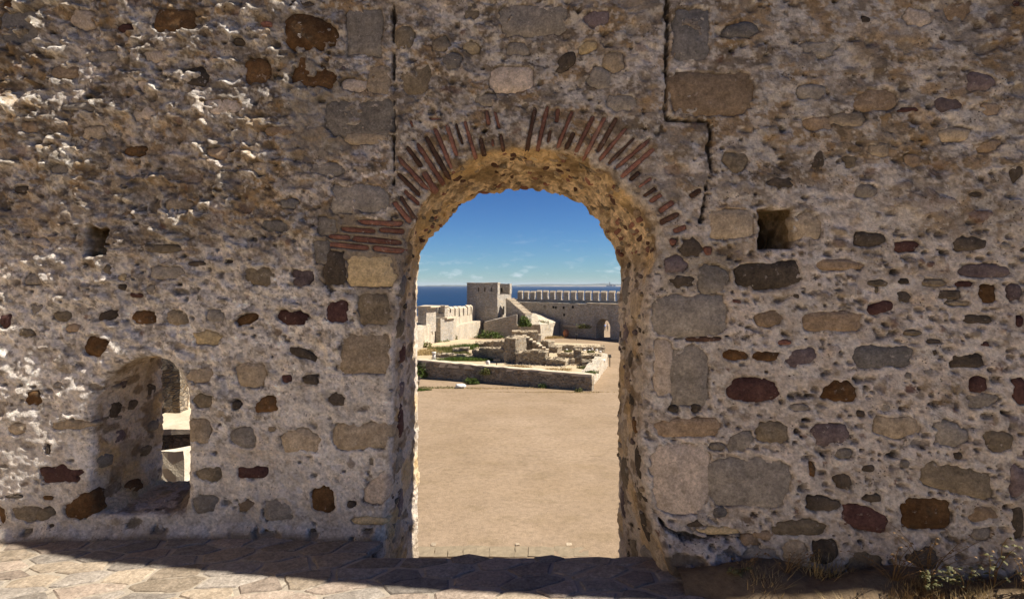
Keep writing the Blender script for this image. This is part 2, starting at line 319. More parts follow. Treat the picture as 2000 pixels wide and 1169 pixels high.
# --- the stones, read off the photograph: centre x, y, width, height (px), kind, turn (deg), squareness
STONES = [l.split() for l in '''
592 690 62 20 dk -22|490 731 60 52 ta|559 739 22 20 rd|606 740 30 22 dk|660 779 38 30 dk|519 791 48 32 rs 12|463 790 18 16 dk|398 782 40 30 ol|476 854 54 44 gy
586 862 80 48 ta|706 851 110 54 ta 0 6|493 922 63 27 rd 0 6|632 975 50 54 rs|542 997 62 44 gy|685 986 19 17 dk|724 1016 70 17 ye|718 1034 18 10 dk|525 1042 56 20 rs
408 926 52 30 ol|397 985 52 38 gy|738 955 46 64 pl|714 691 96 82 ta 0 7|138 829 84 21 ta|118 926 84 36 rd|67 778 32 30 rs|27 969 40 9 dk|93 972 24 11 rs|46 1004 58 36 ol
84 1004 40 28 ol|158 990 66 48 rs 18|94 877 9 22 dk|389 733 50 34 ta 10|390 842 42 52 ta 0 6|2 1006 18 38 rs|100 1028 18 12 dk|37 369 32 16 dk|318 486 70 18 ol|325 531 68 29 gy
266 576 30 11 rd|296 567 22 24 gy|278 619 46 29 rs|344 621 48 29 ol|210 616 48 22 dk 14|120 617 38 22 ol|8 627 26 30 rd|481 624 46 22 rs 22|505 539 62 38 ol|188 676 52 42 rs
404 660 54 30 ye|450 512 20 12 dk|385 515 40 11 dk|210 527 14 22 ol|237 542 16 16 ye|422 617 40 28 gy|566 397 38 20 sl|539 440 64 26 sl|590 542 44 36 pu|574 621 64 31 rd
659 609 42 47 rd 0 5|731 604 64 62 ol 0 7|653 523 46 68 dk 0 7|725 529 98 62 ye 0 9|700 389 112 60 gy 0 7|640 442 42 38 gy 0 6|628 490 34 50 gy 0 6|603 63 98 74 rs|499 141 54 60 rs
610 144 88 60 rs -16|710 60 76 94 gy 0 8|738 154 48 58 ta 0 6|702 229 132 78 gy 0 6|544 256 58 20 br|523 48 30 13 bk|469 82 25 15 dk|666 129 17 15 pu|547 154 24 13 sl
789 73 40 48 ol 0 5|813 153 62 62 ol|861 85 40 32 ol 30|588 5 52 16 dk|714 269 86 28 ta|36 51 84 64 sl 0 6|15 8 36 20 rs|344 42 80 48 rs 0 6|386 151 58 38 dk|245 54 42 19 rd
263 295 46 22 rs|125 138 60 30 br|921 91 32 30 ye 24|921 20 28 36 ol|1040 37 130 68 gy 0 6|1166 37 58 38 pu 14|1103 122 58 30 dk 42|998 154 88 54 pl 0 5|1012 94 46 30 gy
1199 120 42 42 ta|1172 154 50 42 gy -24|1214 202 66 38 gy|884 120 42 38 gy|950 194 44 24 gy|1149 91 42 24 ye|1351 68 76 102 sl 0 9|1449 58 72 32 sl|1392 181 168 86 br 0 8
1910 161 58 38 pu|1692 38 26 17 dk|1599 240 68 28 br|1437 315 52 42 ol|1602 311 30 48 dk|1662 315 30 28 ol|1719 292 46 28 ta|1786 313 34 28 br|1692 373 46 28 gy|1526 356 52 27 dk
1711 195 92 44 br|1775 214 40 11 rd|1850 206 62 32 pu|1906 380 42 15 dk|1985 338 28 38 dk|1865 262 62 28 ta|1925 285 62 26 br|1981 9 15 13 rd|1660 233 72 32 ta|1587 178 62 32 gy
1502 538 132 54 dk 4 5|1640 517 98 25 br|1703 467 64 30 dk|1775 480 52 24 rd|1900 476 68 35 dk|1931 529 98 29 pu|1718 553 50 15 ol|1715 566 15 15 ol|1769 549 29 13 dk|1832 552 58 15 ol
1889 554 38 13 rd|1857 575 54 20 dk 0 6|1880 592 50 12 ol|1935 574 36 40 rs|1988 571 30 36 pu|1770 579 29 25 dk|1725 600 54 27 rd 14|1554 577 22 12 dk|1439 589 24 11 bk|1502 622 56 35 br
1628 628 120 41 br 0 6|1532 668 30 12 bk|1914 624 64 22 dk|1787 650 42 11 ol|1827 667 30 10 dk|1929 673 20 10 rd|1427 438 92 60 ta 0 6|1580 442 60 56 ta|1995 628 16 26 rd
1437 693 58 25 rs|1494 695 60 21 rs|1565 698 64 36 pu 20|1727 697 118 46 sl 0 8|1892 704 70 29 dk 0 5|1470 762 108 50 rd|1640 765 64 49 rs|1914 752 42 36 rd|1921 782 62 33 gy
1993 765 28 58 rd|1510 845 67 45 ol|1622 848 78 47 pu 8|1750 833 96 45 ta|1856 848 68 50 gy -14|1952 863 60 46 ol|1462 942 160 102 gy 0 5|1584 917 17 31 rs|1645 939 36 36 dk
1694 913 29 17 dk|1870 936 150 56 ol -14 5|1988 940 32 68 pu|1606 983 68 31 dk -8|1703 972 38 19 dk|1548 733 36 15 dk|1814 728 24 19 gy|1775 733 19 19 gy|1826 689 13 15 dk
1450 860 42 42 gy|1729 795 23 17 gy|1680 806 19 15 dk|1646 884 36 21 gy|1871 890 21 17 dk|1690 1012 100 48 rd -14 5|1808 1003 102 63 rs 0 5|1922 1004 64 29 br|1988 1020 28 62 dk
1558 1030 114 35 ol|1610 1077 56 50 dk 0 5|1551 1080 52 56 ta|1486 1086 80 38 gy|1415 1083 46 36 ol 12|1454 1122 44 28 gy|1418 1114 32 15 bk|1691 1100 78 42 ol|1464 1056 38 23 br
1493 1044 42 21 br|1408 1000 32 23 sl|1400 1036 92 18 ye|1805 1090 62 42 dk|1919 1041 40 26 gy|1346 836 126 38 br 4 5|1330 935 116 140 pl 0 5|1347 735 76 120 gy 0 8|1330 1104 90 66 ta
1358 1022 44 16 dk|1360 797 21 17 dk|1318 799 20 15 dk|1442 866 42 38 gy|1403 872 30 17 gy|1349 484 45 43 dk|1382 490 16 18 bk 0 6|1319 517 46 38 pu|1330 549 54 28 dk|1313 472 16 16 bk
1390 545 62 60 gy|1348 617 150 84 gy 0 6|1375 662 72 11 bd|1296 720 40 118 pl 0 5|240 560 22 14 dk|60 545 34 22 gy|140 640 30 18 br|1560 795 40 16 gy|1765 905 24 18 gy
690 165 52 30 pl|640 330 70 30 gy|520 330 60 24 ta|430 300 44 24 br|350 400 54 26 ta|250 420 30 18 br|120 330 44 24 gy|60 250 40 24 br|160 210 60 20 gy|300 170 60 30 pl|440 210 80 34 pl|200 110 60 26 gy
'''.replace('\n', '|').split('|') if l.strip()]
# arch bricks: outer x,y, inner x,y, thickness (px)
BRICKS = [tuple(float(v) for v in l.split()) for l in '''769 393 801 434 12|780 381 809 426 9|788 371 818 399 10|775 336 822 384 10|776 306 836 371 11|826 334 849 371 14|793 285 823 325 11
812 276 862 354 11|830 263 874 343 11|848 247 882 330 10|871 239 892 304 10|889 239 904 284 6|907 235 928 304 9|938 267 945 300 10|950 215 955 245 9|966 216 976 254 7|977 260 983 291 8
962 271 963 286 6|1046 209 1030 287 10|1071 202 1051 287 10|1090 211 1087 240 10|1076 252 1070 280 8|1119 215 1088 290 9|1121 257 1106 291 10|1160 225 1125 296 10|1183 226 1143 304 10
1206 227 1166 299 10|1224 249 1170 314 9|1241 267 1187 321 7|1271 271 1201 330 9|1279 288 1211 348 11|1250 335 1229 353 9|1273 347 1246 367 7|1282 367 1256 384 9|1293 378 1268 395 11
1316 393 1287 414 13|1327 416 1288 436 13|1341 442 1315 452 11|1369 370 1347 384 11
699 433 787 437 12|665 447 733 451 11|740 448 790 452 12|640 461 684 464 12|686 465 784 474 13|637 476 722 484 12|727 484 788 490 13|838 230 862 231 6|800 233 806 248 6'''.replace('\n', '|').split('|')]

class Spec: pass
def make_spec(cx, cy, w, h, kind, rot, sq, name='stone', noise=.11, seed=None):
    s = Spec(); r = np.random.default_rng(seed if seed is not None else int(cx * 7 + cy * 13)); n = 22
    a = np.linspace(0, 2 * math.pi, n, endpoint=False)
    rr = (np.abs(np.cos(a)) ** sq + np.abs(np.sin(a)) ** sq) ** (-1 / sq)
    wob = 1 + noise * (r.normal() * np.cos(2 * a + r.random() * 6) * .5 + r.normal() * np.cos(3 * a + r.random() * 6) * .6 + r.normal() * np.cos(5 * a + r.random() * 6) * .4) + noise * .35 * r.normal(size=n)
    ux = np.cos(a) * rr * w / 2 * wob; uy = np.sin(a) * rr * h / 2 * wob; c, q = math.cos(R(rot)), math.sin(R(rot))
    px = cx + ux * c - uy * q; py = cy - (ux * q + uy * c)
    x, z = front(px, py); s.x, s.z = front(cx, cy); s.x = float(s.x); s.z = float(s.z)
    s.ox, s.oz = x - s.x, z - s.z; s.kind, s.name = kind, name; s.size = w * h; s.r = r; s.traced = True
    return s
specs = []
for f in STONES:
    v = [float(q) for q in f[:4]]; rot = float(f[5]) if len(f) > 5 else 0; sq = float(f[6]) if len(f) > 6 else 2.7
    specs.append(make_spec(*v, f[4], rot, sq, noise=.11 if sq < 5 else .05))
bspecs = []
for i, b in enumerate(BRICKS):
    x0, y0, x1, y1, w = b; L = math.hypot(x1 - x0, y1 - y0)
    s = make_spec((x0 + x1) / 2, (y0 + y1) / 2, L, w * .92, 'bd' if i % 5 in (1, 3) and i < 40 else 'bk', math.degrees(math.atan2(-(y1 - y0), x1 - x0)), 9, 'brick', .045, 900 + i)
    bspecs.append(s)

# --- openings
SL = 9
def opening(fp, bp, n=90, ext=(-.02, T + .02)):
    Pf = resamp(outline(fp, 0), 240); Pb = resamp(outline(bp, T), 240)
    lo = np.minimum(Pf.min(0), Pb.min(0)) - .2; hi = np.maximum(Pf.max(0), Pb.max(0)) + .2
    i0, i1 = np.searchsorted(gx, [lo[0], hi[0]]); k0, k1 = np.searchsorted(gz, [lo[1], hi[1]])
    x, z = GX[i0:i1, k0:k1], GZ[i0:i1, k0:k1]
    # angle-matched outlines about a common centre so front and back correspond
    def ang(P, c, m=n):
        a = np.arctan2(P[:, 1] - c[1], P[:, 0] - c[0]); o = np.argsort(a); aa = np.r_[a[o] - 2 * math.pi, a[o], a[o] + 2 * math.pi]; rr = np.tile(np.linalg.norm(P - c, axis=1)[o], 3)
        t = np.linspace(-math.pi, math.pi, m, endpoint=False); r = np.interp(t, aa, rr); return np.stack([c[0] + np.cos(t) * r, c[1] + np.sin(t) * r], 1)
    cf, cb = (Pf.min(0) + Pf.max(0)) / 2, (Pb.min(0) + Pb.max(0)) / 2
    Af, Ab = ang(Pf, cf), ang(Pb, cb)
    ts = np.linspace(0, T, SL); D = np.stack([poly_sdf(Af * (1 - t / T) + Ab * (t / T), x, z) for t in ts], 1)
    return (i0, i1, k0, k1, D)
OPEN = [opening(arch_f, arch_b, 120), opening(win_f, win_b, 70)]

# --- height map of the face (b > 0 towards the viewer) and its colours
X_, Z_ = GX.astype(np.float32), GZ.astype(np.float32)
up = sst(1.55, 2.5, Z_ + .25 * fbm2(X_ * .9, Z_ * .9, 3)); left = sst(-.6, -2.1, X_ + .3 * fbm2(X_, Z_ * 1.3, 1))
rough = .45 + .75 * up + .75 * left * sst(.35, 1.2, Z_)
rough *= 1 - .42 * sst(.2, 1.0, X_)
rough *= .75 + .5 * sst(-.2, .5, fbm2(X_ * 1.4, Z_ * 1.8, 2))
low = .016 * fbm2(X_ * 1.1, Z_ * 1.1, 0, 2) + .010 * fbm2(X_ * 3.1, Z_ * 4.2, 1, 2) * rough
wx = X_ + .05 * fbm2(X_ * 6, Z_ * 6, 4); wz = Z_ + .05 * fbm2(X_ * 6, Z_ * 6, 5)
lump = sst(.12, .75, fbm2(wx * 4.5, wz * 10.5, 2, 3)) * rough * (.3 + .9 * up * (.25 + .75 * left) + .5 * left * sst(.6, 1.2, Z_))
def billow(f, g, sd): return np.abs(n2(wx * f, wz * g, sd)) + .5 * np.abs(n2(X_ * f * 2.1, Z_ * g * 2.0, sd + 1)) + .25 * np.abs(n2(X_ * f * 4.3, Z_ * g * 4.1, sd + 2))
b = low + .013 * lump + .018 * rough * (billow(9, 13, 3) - .6) * (.35 + .65 * sst(-.3, .3, fbm2(X_ * 2.1, Z_ * 3.4, 4, 3))) + .008 * rough * fbm2(wx * 12, wz * 20, 3, 3) + .0050 * (.4 + rough) * fbm2(X_ * 34, Z_ * 40, 4, 3, .55)
def blend(c, m, col): return c * (1 - m[..., None]) + np.array(col, np.float32) * m[..., None]
pale, grey, ochre, brown, warmg = lin(228, 214, 200), lin(172, 162, 150), lin(194, 166, 128), lin(146, 130, 112), lin(204, 192, 178)
C = np.empty(X_.shape + (3,), np.float32); C[:] = pale
C = blend(C, sst(-.2, .5, fbm2(X_ * 2.2, Z_ * 2.6, 1, 5)) * .55, warmg)
C = blend(C, sst(-.4, -.9, X_) * (1 - up) * .75, lin(246, 236, 222))  # paler plaster at lower left, whitened further to carry its brighter light
C = blend(C, up * sst(-.55, .25, fbm2(X_ * 1.7, Z_ * 3.0, 2, 5)) * .8, grey)
C = blend(C, up * sst(.0, .5, fbm2(X_ * 2.6, Z_ * 5.5, 5, 5)) * .55, brown)
C = blend(C, sst(.22, .62, fbm2(X_ * 2.3 + 4, Z_ * 4.2, 3, 5)) * (.25 + .5 * up + .15 * left), ochre)
C = blend(C, sst(.15, .6, fbm2(X_ * 8, Z_ * 11, 0, 4)) * (.18 + .35 * up), brown)
C = blend(C, lump * .4, lin(228, 216, 198))
grain = fbm2(X_ * 38, Z_ * 44, 2, 4, .65); plast = 1 - sst(.45, .9, rough); C *= (1 + (.30 - .16 * plast) * grain)[..., None]; C *= (1 + (.28 - .20 * plast) * fbm2(wx * 9, wz * 13, 4, 4, .6))[..., None]
# crisp-edged weathering: bared stone, soot and chalk flecks at hand size and finger size
def edgy(f, g, sd, lo, w=.05): return sst(lo, lo + w, fbm2(X_ * f + .25 * fbm2(X_ * f * 1.7, Z_ * g * 1.7, sd + 1, 2), Z_ * g, sd, 5, .58))
zone = .25 + .75 * up
C = blend(C, edgy(5.5, 8, 0, .16) * .55 * zone, lin(128, 112, 92)); C = blend(C, edgy(7, 9, 2, .24) * .55 * zone, lin(150, 140, 128)); C = blend(C, edgy(8, 12, 4, .26) * .6 * zone, lin(106, 90, 70))
C = blend(C, edgy(6, 8, 1, .30) * .6 * zone, lin(168, 138, 98)); C = blend(C, edgy(9, 11, 3, .26) * .5, lin(226, 216, 204))
C = blend(C, edgy(24, 30, 5, .30, .08) * (.5 - .25 * plast), lin(104, 90, 74)); C = blend(C, edgy(38, 44, 1, .34, .08) * (.45 - .2 * plast), lin(84, 74, 62)); C = blend(C, edgy(30, 34, 2, .36, .08) * .45, lin(232, 224, 212))
C *= (1 - .09 * up * left)[..., None]  # upper left darkened in colour to dim its sunlit lumps
# grey repair mortar beside the brick courses and over the arch
def region(px0, px1, py0, py1, soft=.06):
    x0, z1 = front(px0, py0); x1, z0 = front(px1, py1); q = .05 * fbm2(X_ * 7, Z_ * 7, 2, 3)
    return sst(-soft, soft, X_ - x0 + q) * sst(-soft, soft, x1 - X_ + q) * sst(-soft, soft, Z_ - z0 + q) * sst(-soft, soft, z1 - Z_ + q)
rep = np.maximum(region(625, 800, 422, 560, .02), region(690, 775, 540, 640, .03)); C = blend(C, rep * .85, lin(140, 127, 110)); b = b * (1 - .5 * rep)
C = blend(C, region(560, 690, 130, 300) * .6, lin(150, 140, 126)); C = blend(C, region(1290, 1440, 470, 570) * .5, lin(154, 140, 116))
C = blend(C, sst(.42, .16, Z_ + .1 * fbm2(X_ * 3, Z_ * 3, 2)) * .22, lin(140, 124, 106))     # splash-back dirt at the foot

# pebbles and small rubble bedded in the mortar (drawn into the height map of the one mortar body)
taken = np.zeros(X_.shape, np.float32)
def poly_in(s, pad=.03, warp=.006):
    ex = np.abs(s.ox).max() + pad; ez = np.abs(s.oz).max() + pad
    i0, i1 = np.searchsorted(gx, [s.x - ex, s.x + ex]); k0, k1 = np.searchsorted(gz, [s.z - ez, s.z + ez])
    if i1 - i0 < 1 or k1 - k0 < 1: return None
    x, z = X_[i0:i1, k0:k1], Z_[i0:i1, k0:k1]; P = np.stack([s.ox + s.x, s.oz + s.z], 1)
    return (slice(i0, i1), slice(k0, k1)), -poly_sdf(P, x, z) + warp * fbm2(x * 34, z * 34, 1, 2)
for s in specs + bspecs:
    q = poly_in(s)
    if q: taken[q[0]] = np.maximum(taken[q[0]], sst(-.03, 0, q[1]))
opm = np.ones(X_.shape, np.float32)
for (i0, i1, k0, k1, D) in OPEN: opm[i0:i1, k0:k1] = np.minimum(opm[i0:i1, k0:k1], sst(-.03, .05, D[:, 0]))
for hx0, hx1, hy0, hy1 in ((160, 220, 440, 504), (1474, 1558, 402, 494)):
    (x0, x1), (z1, z0) = front(np.array([hx0, hx1]), np.array([hy0, hy1])); opm[(X_ > x0) & (X_ < x1) & (Z_ > z0) & (Z_ < z1)] = 0; taken[(X_ > x0) & (X_ < x1) & (Z_ > z0) & (Z_ < z1)] = 1
# more stones, half lost in the mortar: as single stones while they last, then as bedded rubble
cand = []
def free(x, z, r):
    i, k = int((x - X0) / DX), int((z - Z0) / DX); n = int(r / DX) + 1
    if i < 2 or k < 2 or i > NX - 3 or k > NZ - 3: return False
    return taken[max(0, i - n):i + n + 1, max(0, k - n):k + n + 1].max() < .3 and opm[max(0, i - n):i + n + 1, max(0, k - n):k + n + 1].min() > .7
need = 258 - len(specs); tries = 0
while need > 0 and tries < 6000:
    tries += 1; px = random.uniform(0, 2000); py = random.uniform(0, 1090); top = py < 480
    w = random.uniform(34, 84) if top else random.uniform(18, 42); h = w * random.uniform(.4, .75)
    x, z = front(px, py)
    if not free(float(x), float(z), w * MPP * .55): continue
    kind = random.choice(['ta', 'gy', 'br', 'pl', 'gy', 'ol', 'pl', 'br', 'ta', 'gy'] if top else ['gy', 'ol', 'dk', 'ta', 'gy', 'br'])
    s = make_spec(px, py, w, h, kind, random.uniform(-12, 12), 3.0, noise=.16); s.traced = False; specs.append(s); need -= 1
    q = poly_in(s); taken[q[0]] = np.maximum(taken[q[0]], sst(-.03, 0, q[1]))
PEB = [tuple(1.3 * v for v in lin(*c)) for c in ((96, 84, 66), (118, 106, 92), (140, 122, 96), (84, 72, 60), (130, 118, 106), (150, 134, 112), (104, 84, 60), (112, 100, 96), (96, 62, 50))]
for it in range(9400):
    x = random.uniform(X0 + .05, X1 - .05); z = random.uniform(Z0 + .05, Z1 - .05)
    u = up[int((x - X0) / DX), int((z - Z0) / DX)]
    if it > 5600: x = random.uniform(.8, X1 - .05); z = random.uniform(.0, 1.95); u = 0
    elif u < .4 and x < .8 and random.random() < (.72 if -2.3 < x < -.8 else .3): continue
    a = (random.uniform(.012, .05) if random.random() < .5 else random.uniform(.03, .10)) * (1.1 if u > .5 else (.62 if it <= 5600 else .42)) * (1 if it % 3 else .6); c = a * random.uniform(.4, .9)
    i0, i1 = np.searchsorted(gx, [x - a * 1.3, x + a * 1.3]); k0, k1 = np.searchsorted(gz, [z - a * 1.3, z + a * 1.3])
    if i1 - i0 < 2 or k1 - k0 < 2 or taken[i0:i1, k0:k1].max() > .6: continue
    xx, zz = X_[i0:i1, k0:k1], Z_[i0:i1, k0:k1]; th = random.uniform(-.5, .5) if a > .03 else random.uniform(-1.5, 1.5)
    dx, dz = xx - x, zz - z; uu = (dx * math.cos(th) + dz * math.sin(th)) / a; vv = (-dx * math.sin(th) + dz * math.cos(th)) / c
    m = sst(1.05, .72, np.sqrt(uu * uu + vv * vv) + .45 * fbm2(xx * 15, zz * 17, it % 5, 4, .6)) * (1 - taken[i0:i1, k0:k1])
    if m.max() < .5: continue
    up_, al = random.random(), random.uniform(.3, .85) * (.7 if u > .5 else 1); out = m * (1 if up_ < .45 else -1) * min(a * .2, .012)
    b[i0:i1, k0:k1] = b[i0:i1, k0:k1] * (1 - .5 * m) + out
    C[i0:i1, k0:k1] = blend(C[i0:i1, k0:k1], m * al, random.choice(PEB))
    if a > .02: taken[i0:i1, k0:k1] = np.maximum(taken[i0:i1, k0:k1], m * .5)
for it in range(3100):                                                       # sockets where pebbles have dropped out
    x = random.uniform(X0 + .05, X1 - .05); z = random.uniform(Z0 + .05, Z1 - .05); a = random.uniform(.006, .019) * (1.5 if random.random() < .12 else 1)
    if it > 2200: x = random.uniform(.8, X1 - .05); z = random.uniform(.0, 2.0)
    elif z < 1.6 and x < 0 and random.random() < .5: continue
    i0, i1 = np.searchsorted(gx, [x - a * 2, x + a * 2]); k0, k1 = np.searchsorted(gz, [z - a * 2, z + a * 2])
    if i1 - i0 < 2 or k1 - k0 < 2: continue
    xx, zz = X_[i0:i1, k0:k1], Z_[i0:i1, k0:k1]; m = sst(1.1, .5, np.hypot((xx - x) / a / random.uniform(1, 2), (zz - z) / a) + .3 * n2(xx * 60, zz * 60, 1)) * (1 - .8 * taken[i0:i1, k0:k1])
    b[i0:i1, k0:k1] -= m * random.uniform(.012, .03); C[i0:i1, k0:k1] = blend(C[i0:i1, k0:k1], m * .6, lin(84, 72, 60))
# beds for the single stones: mortar drawn back inside each outline, ragged edge, a little lime left on the face
for s in specs + bspecs:
    q = poly_in(s, .03, .0)
    if not q: continue
    sl, d = q; x, z = X_[sl], Z_[sl]; kk = 1.0 if s.name == 'stone' else .22; d = d + kk * (.012 * fbm2(x * 15, z * 17, 1, 2) + .010 * fbm2(x * 44, z * 48, 3, 3, .6) - .003)
    smear = 0.0 if s.name == 'brick' else (1.0 if not s.traced else (.9 if s.z > 2.0 else .75)) * sst(.10 if s.z > 2.0 and s.kind != 'rs' else .24, .42, fbm2(x * 11 + s.x * 5, z * 14, 2, 5, .6))
    m = sst(-.006, .010, d) * (1 - smear)
    b[sl] = b[sl] * (1 - m) + (low[sl] - .022) * m
    rim = sst(-.035, -.008, d) * (1 - sst(-.008, .006, d)); b[sl] += rim * .004 * (1 if s.traced else 0)
    C[sl] = blend(C[sl], m * .8, lin(92, 80, 66))
# the open joints beside the gate and the ledge under the pier stone
def crack(pts, w, dep):
    P = np.array([front(*p) for p in pts]); d = np.full(X_.shape, 9., np.float32)
    for (ax, az), (bx, bz) in zip(P[:-1], P[1:]):
        ex, ez = bx - ax, bz - az; h = np.clip(((X_ - ax) * ex + (Z_ - az) * ez) / (ex * ex + ez * ez), 0, 1)
        d = np.minimum(d, np.hypot(X_ - ax - ex * h, Z_ - az - ez * h))
    d = np.abs(d + .010 * fbm2(X_ * 8, Z_ * 8, 3, 3)) + .006 * fbm2(X_ * 30, Z_ * 30, 3, 2); w = w * (.95 + .5 * n2(X_ * 4, Z_ * 5, 2)); return sst(w, w * .35, d) * dep, sst(w * 3.5, w, d)
for pts, w, dep in (([(771, -60), (768, 60), (767, 130), (769, 190), (767, 260), (769, 330), (766, 395), (764, 440)], .0095, .05),
                    ([(1306, -60), (1303, 20), (1306, 60), (1301, 120), (1304, 170), (1300, 200), (1305, 232), (1340, 236), (1386, 234), (1391, 262), (1385, 290), (1392, 330), (1380, 362), (1376, 400), (1368, 434)], .0105, .055),
                    ([(1284, 1008), (1300, 1030), (1330, 1044), (1370, 1050), (1410, 1046), (1460, 1052)], .014, .06),
                    ([(1310, 660), (1370, 666), (1425, 655)], .009, .03), ([(622, 545), (650, 566), (690, 575), (700, 600)], .009, .02)):
    m, halo = crack(pts, w, dep); b -= m + halo * .006; C = blend(C, np.minimum(1, m / dep * 1.0) * .8, lin(70, 60, 50))
# pier base swells forward at the right of the gate; mortar fillet along the foot of the left wall
b += .09 * region(1235, 1420, 1040, 1250, .14)
fil = sst(.085, .0, Z_ + .02 * fbm2(X_ * 5, Z_ * 5, 1)) * sst(-.86, -.94, X_); b += fil * .05
C = blend(C, sst(.05, .0, Z_ + .02 * fbm2(X_ * 5, Z_ * 5, 1)) * sst(-.86, -.94, X_), lin(140, 124, 106))
C *= np.array((.985, 1.0, 1.02), np.float32); h = -b
# --- the solid: signed distance on a grid, skinned
V = np.empty((NX, NTT, NZ), np.float32); tt = gt[None, :, None].astype(np.float32)
V[:] = np.maximum(h[:, None, :] - tt, tt - np.float32(T))
for (i0, i1, k0, k1, D) in OPEN:
    sub = V[i0:i1, :, k0:k1]
    fi = np.clip(gt / T, 0, 1) * (SL - 1); a0 = np.minimum(fi.astype(int), SL - 2); fr = (fi - a0)[None, :, None].astype(np.float32)
    o = D[:, a0] * (1 - fr) + D[:, a0 + 1] * fr
    near = np.nonzero(np.abs(o) < .10); P = np.stack([gx[i0:i1][near[0]], gt[near[1]], gz[k0:k1][near[2]]], 1).astype(np.float32)
    vt = .45 + .55 * sst(1.75, 2.1, P[:, 2]); nn = vt * (.018 * fbm3(P * (1, .8, 1), 7, 0, 2) + .015 * fbm3(P * (1, .7, 1), 18, 1, 3, .6)) + .010 * fbm3(P, 46, 2, 2, .6)
    o[near] += nn * sst(-.05, .06, P[:, 1])
    a_, b_ = sub, -o; kk = .035                                               # rounded arris
    hh = np.clip(.5 + .5 * (a_ - b_) / kk, 0, 1); sub[:] = b_ * (1 - hh) + a_ * hh + kk * hh * (1 - hh)
def socket(px0, px1, py0, py1, dep, skew):
    (x0, x1), (z1, z0) = front(np.array([px0, px1]), np.array([py0, py1]))
    i0, i1 = np.searchsorted(gx, [x0 - .5, x1 + .3]); k0, k1 = np.searchsorted(gz, [z0 - .2, z1 + .2])
    x, z, t = gx[i0:i1, None, None], gz[None, None, k0:k1], gt[None, :, None]; x = x - skew * np.clip(t, 0, 1)
    w = .014 * fbm2(np.broadcast_to(x, (i1 - i0, NTT, k1 - k0)) * 14 + t * 9, np.broadcast_to(z, (i1 - i0, NTT, k1 - k0)) * 14, 2, 2)
    o = np.maximum(np.maximum(np.maximum(x0 - x, x - x1), np.maximum(z0 - z, z - z1)) + w, t - dep).astype(np.float32)
    sub = V[i0:i1, :, k0:k1]; a_, b_ = sub, -o; kk = .02; hh = np.clip(.5 + .5 * (a_ - b_) / kk, 0, 1); sub[:] = b_ * (1 - hh) + a_ * hh + kk * hh * (1 - hh)
socket(166, 213, 446, 498, .64, .12); socket(1480, 1552, 408, 488, .66, .0)
V[[0, -1], :, :] = np.maximum(V[[0, -1], :, :], .004); V[:, :, [0, -1]] = np.maximum(V[:, :, [0, -1]], .004)

def surface_nets(V):
    S_ = V < 0; c = S_[:-1, :-1, :-1].astype(np.uint8)
    for o in [(1, 0, 0), (0, 1, 0), (0, 0, 1), (1, 1, 0), (1, 0, 1), (0, 1, 1), (1, 1, 1)]:
        c = c + S_[o[0]:V.shape[0] - 1 + o[0], o[1]:V.shape[1] - 1 + o[1], o[2]:V.shape[2] - 1 + o[2]]
    I, J, K = np.nonzero((c > 0) & (c < 8)); idx = np.full(c.shape, -1, np.int32); idx[I, J, K] = np.arange(len(I))
    acc = np.zeros((len(I), 3)); cnt = np.zeros(len(I)); corners = [(i, j, k) for i in (0, 1) for j in (0, 1) for k in (0, 1)]
    val = {q: V[I + q[0], J + q[1], K + q[2]] for q in corners}
    for q in corners:
        for ax in range(3):
            if q[ax] == 0:
                r = list(q); r[ax] = 1; a, bb = val[q], val[tuple(r)]; m = (a < 0) != (bb < 0)
                f = np.where(m, a / np.where(m, a - bb, 1), 0); p = np.tile(np.array(q, float), (len(I), 1)); p[:, ax] = f
                acc[m] += p[m]; cnt += m
    P = np.stack([I, J, K], 1) + acc / cnt[:, None]; quads = []
    for ax in range(3):
        u, v = (ax + 1) % 3, (ax + 2) % 3
        s0 = [slice(1, -1)] * 3; s1 = [slice(1, -1)] * 3; s0[ax] = slice(0, -1); s1[ax] = slice(1, None)
        A, B = S_[tuple(s0)], S_[tuple(s1)]
        for flip, mk in ((False, A & ~B), (True, ~A & B)):
            e = np.stack(np.nonzero(mk), 1); off = np.ones(3, int); off[ax] = 0; e = e + off
            def g(du, dv):
                w = e.copy(); w[:, u] -= du; w[:, v] -= dv; return idx[w[:, 0], w[:, 1], w[:, 2]]
            Q = np.stack([g(0, 0), g(1, 0), g(1, 1), g(0, 1)], 1)
            quads.append(Q[:, ::-1] if flip else Q)
    return P, np.concatenate(quads)
P, Q = surface_nets(V)
wxp, wtp, wzp = X0 + P[:, 0] * DX, T0 + P[:, 1] * DT, Z0 + P[:, 2] * DX
VW = np.stack([wxp, Yf(wxp) + wtp, wzp], 1)
ii = np.clip((P[:, 0] + .5).astype(int), 0, NX - 1); kk_ = np.clip((P[:, 2] + .5).astype(int), 0, NZ - 1)
colv = C[ii, kk_]
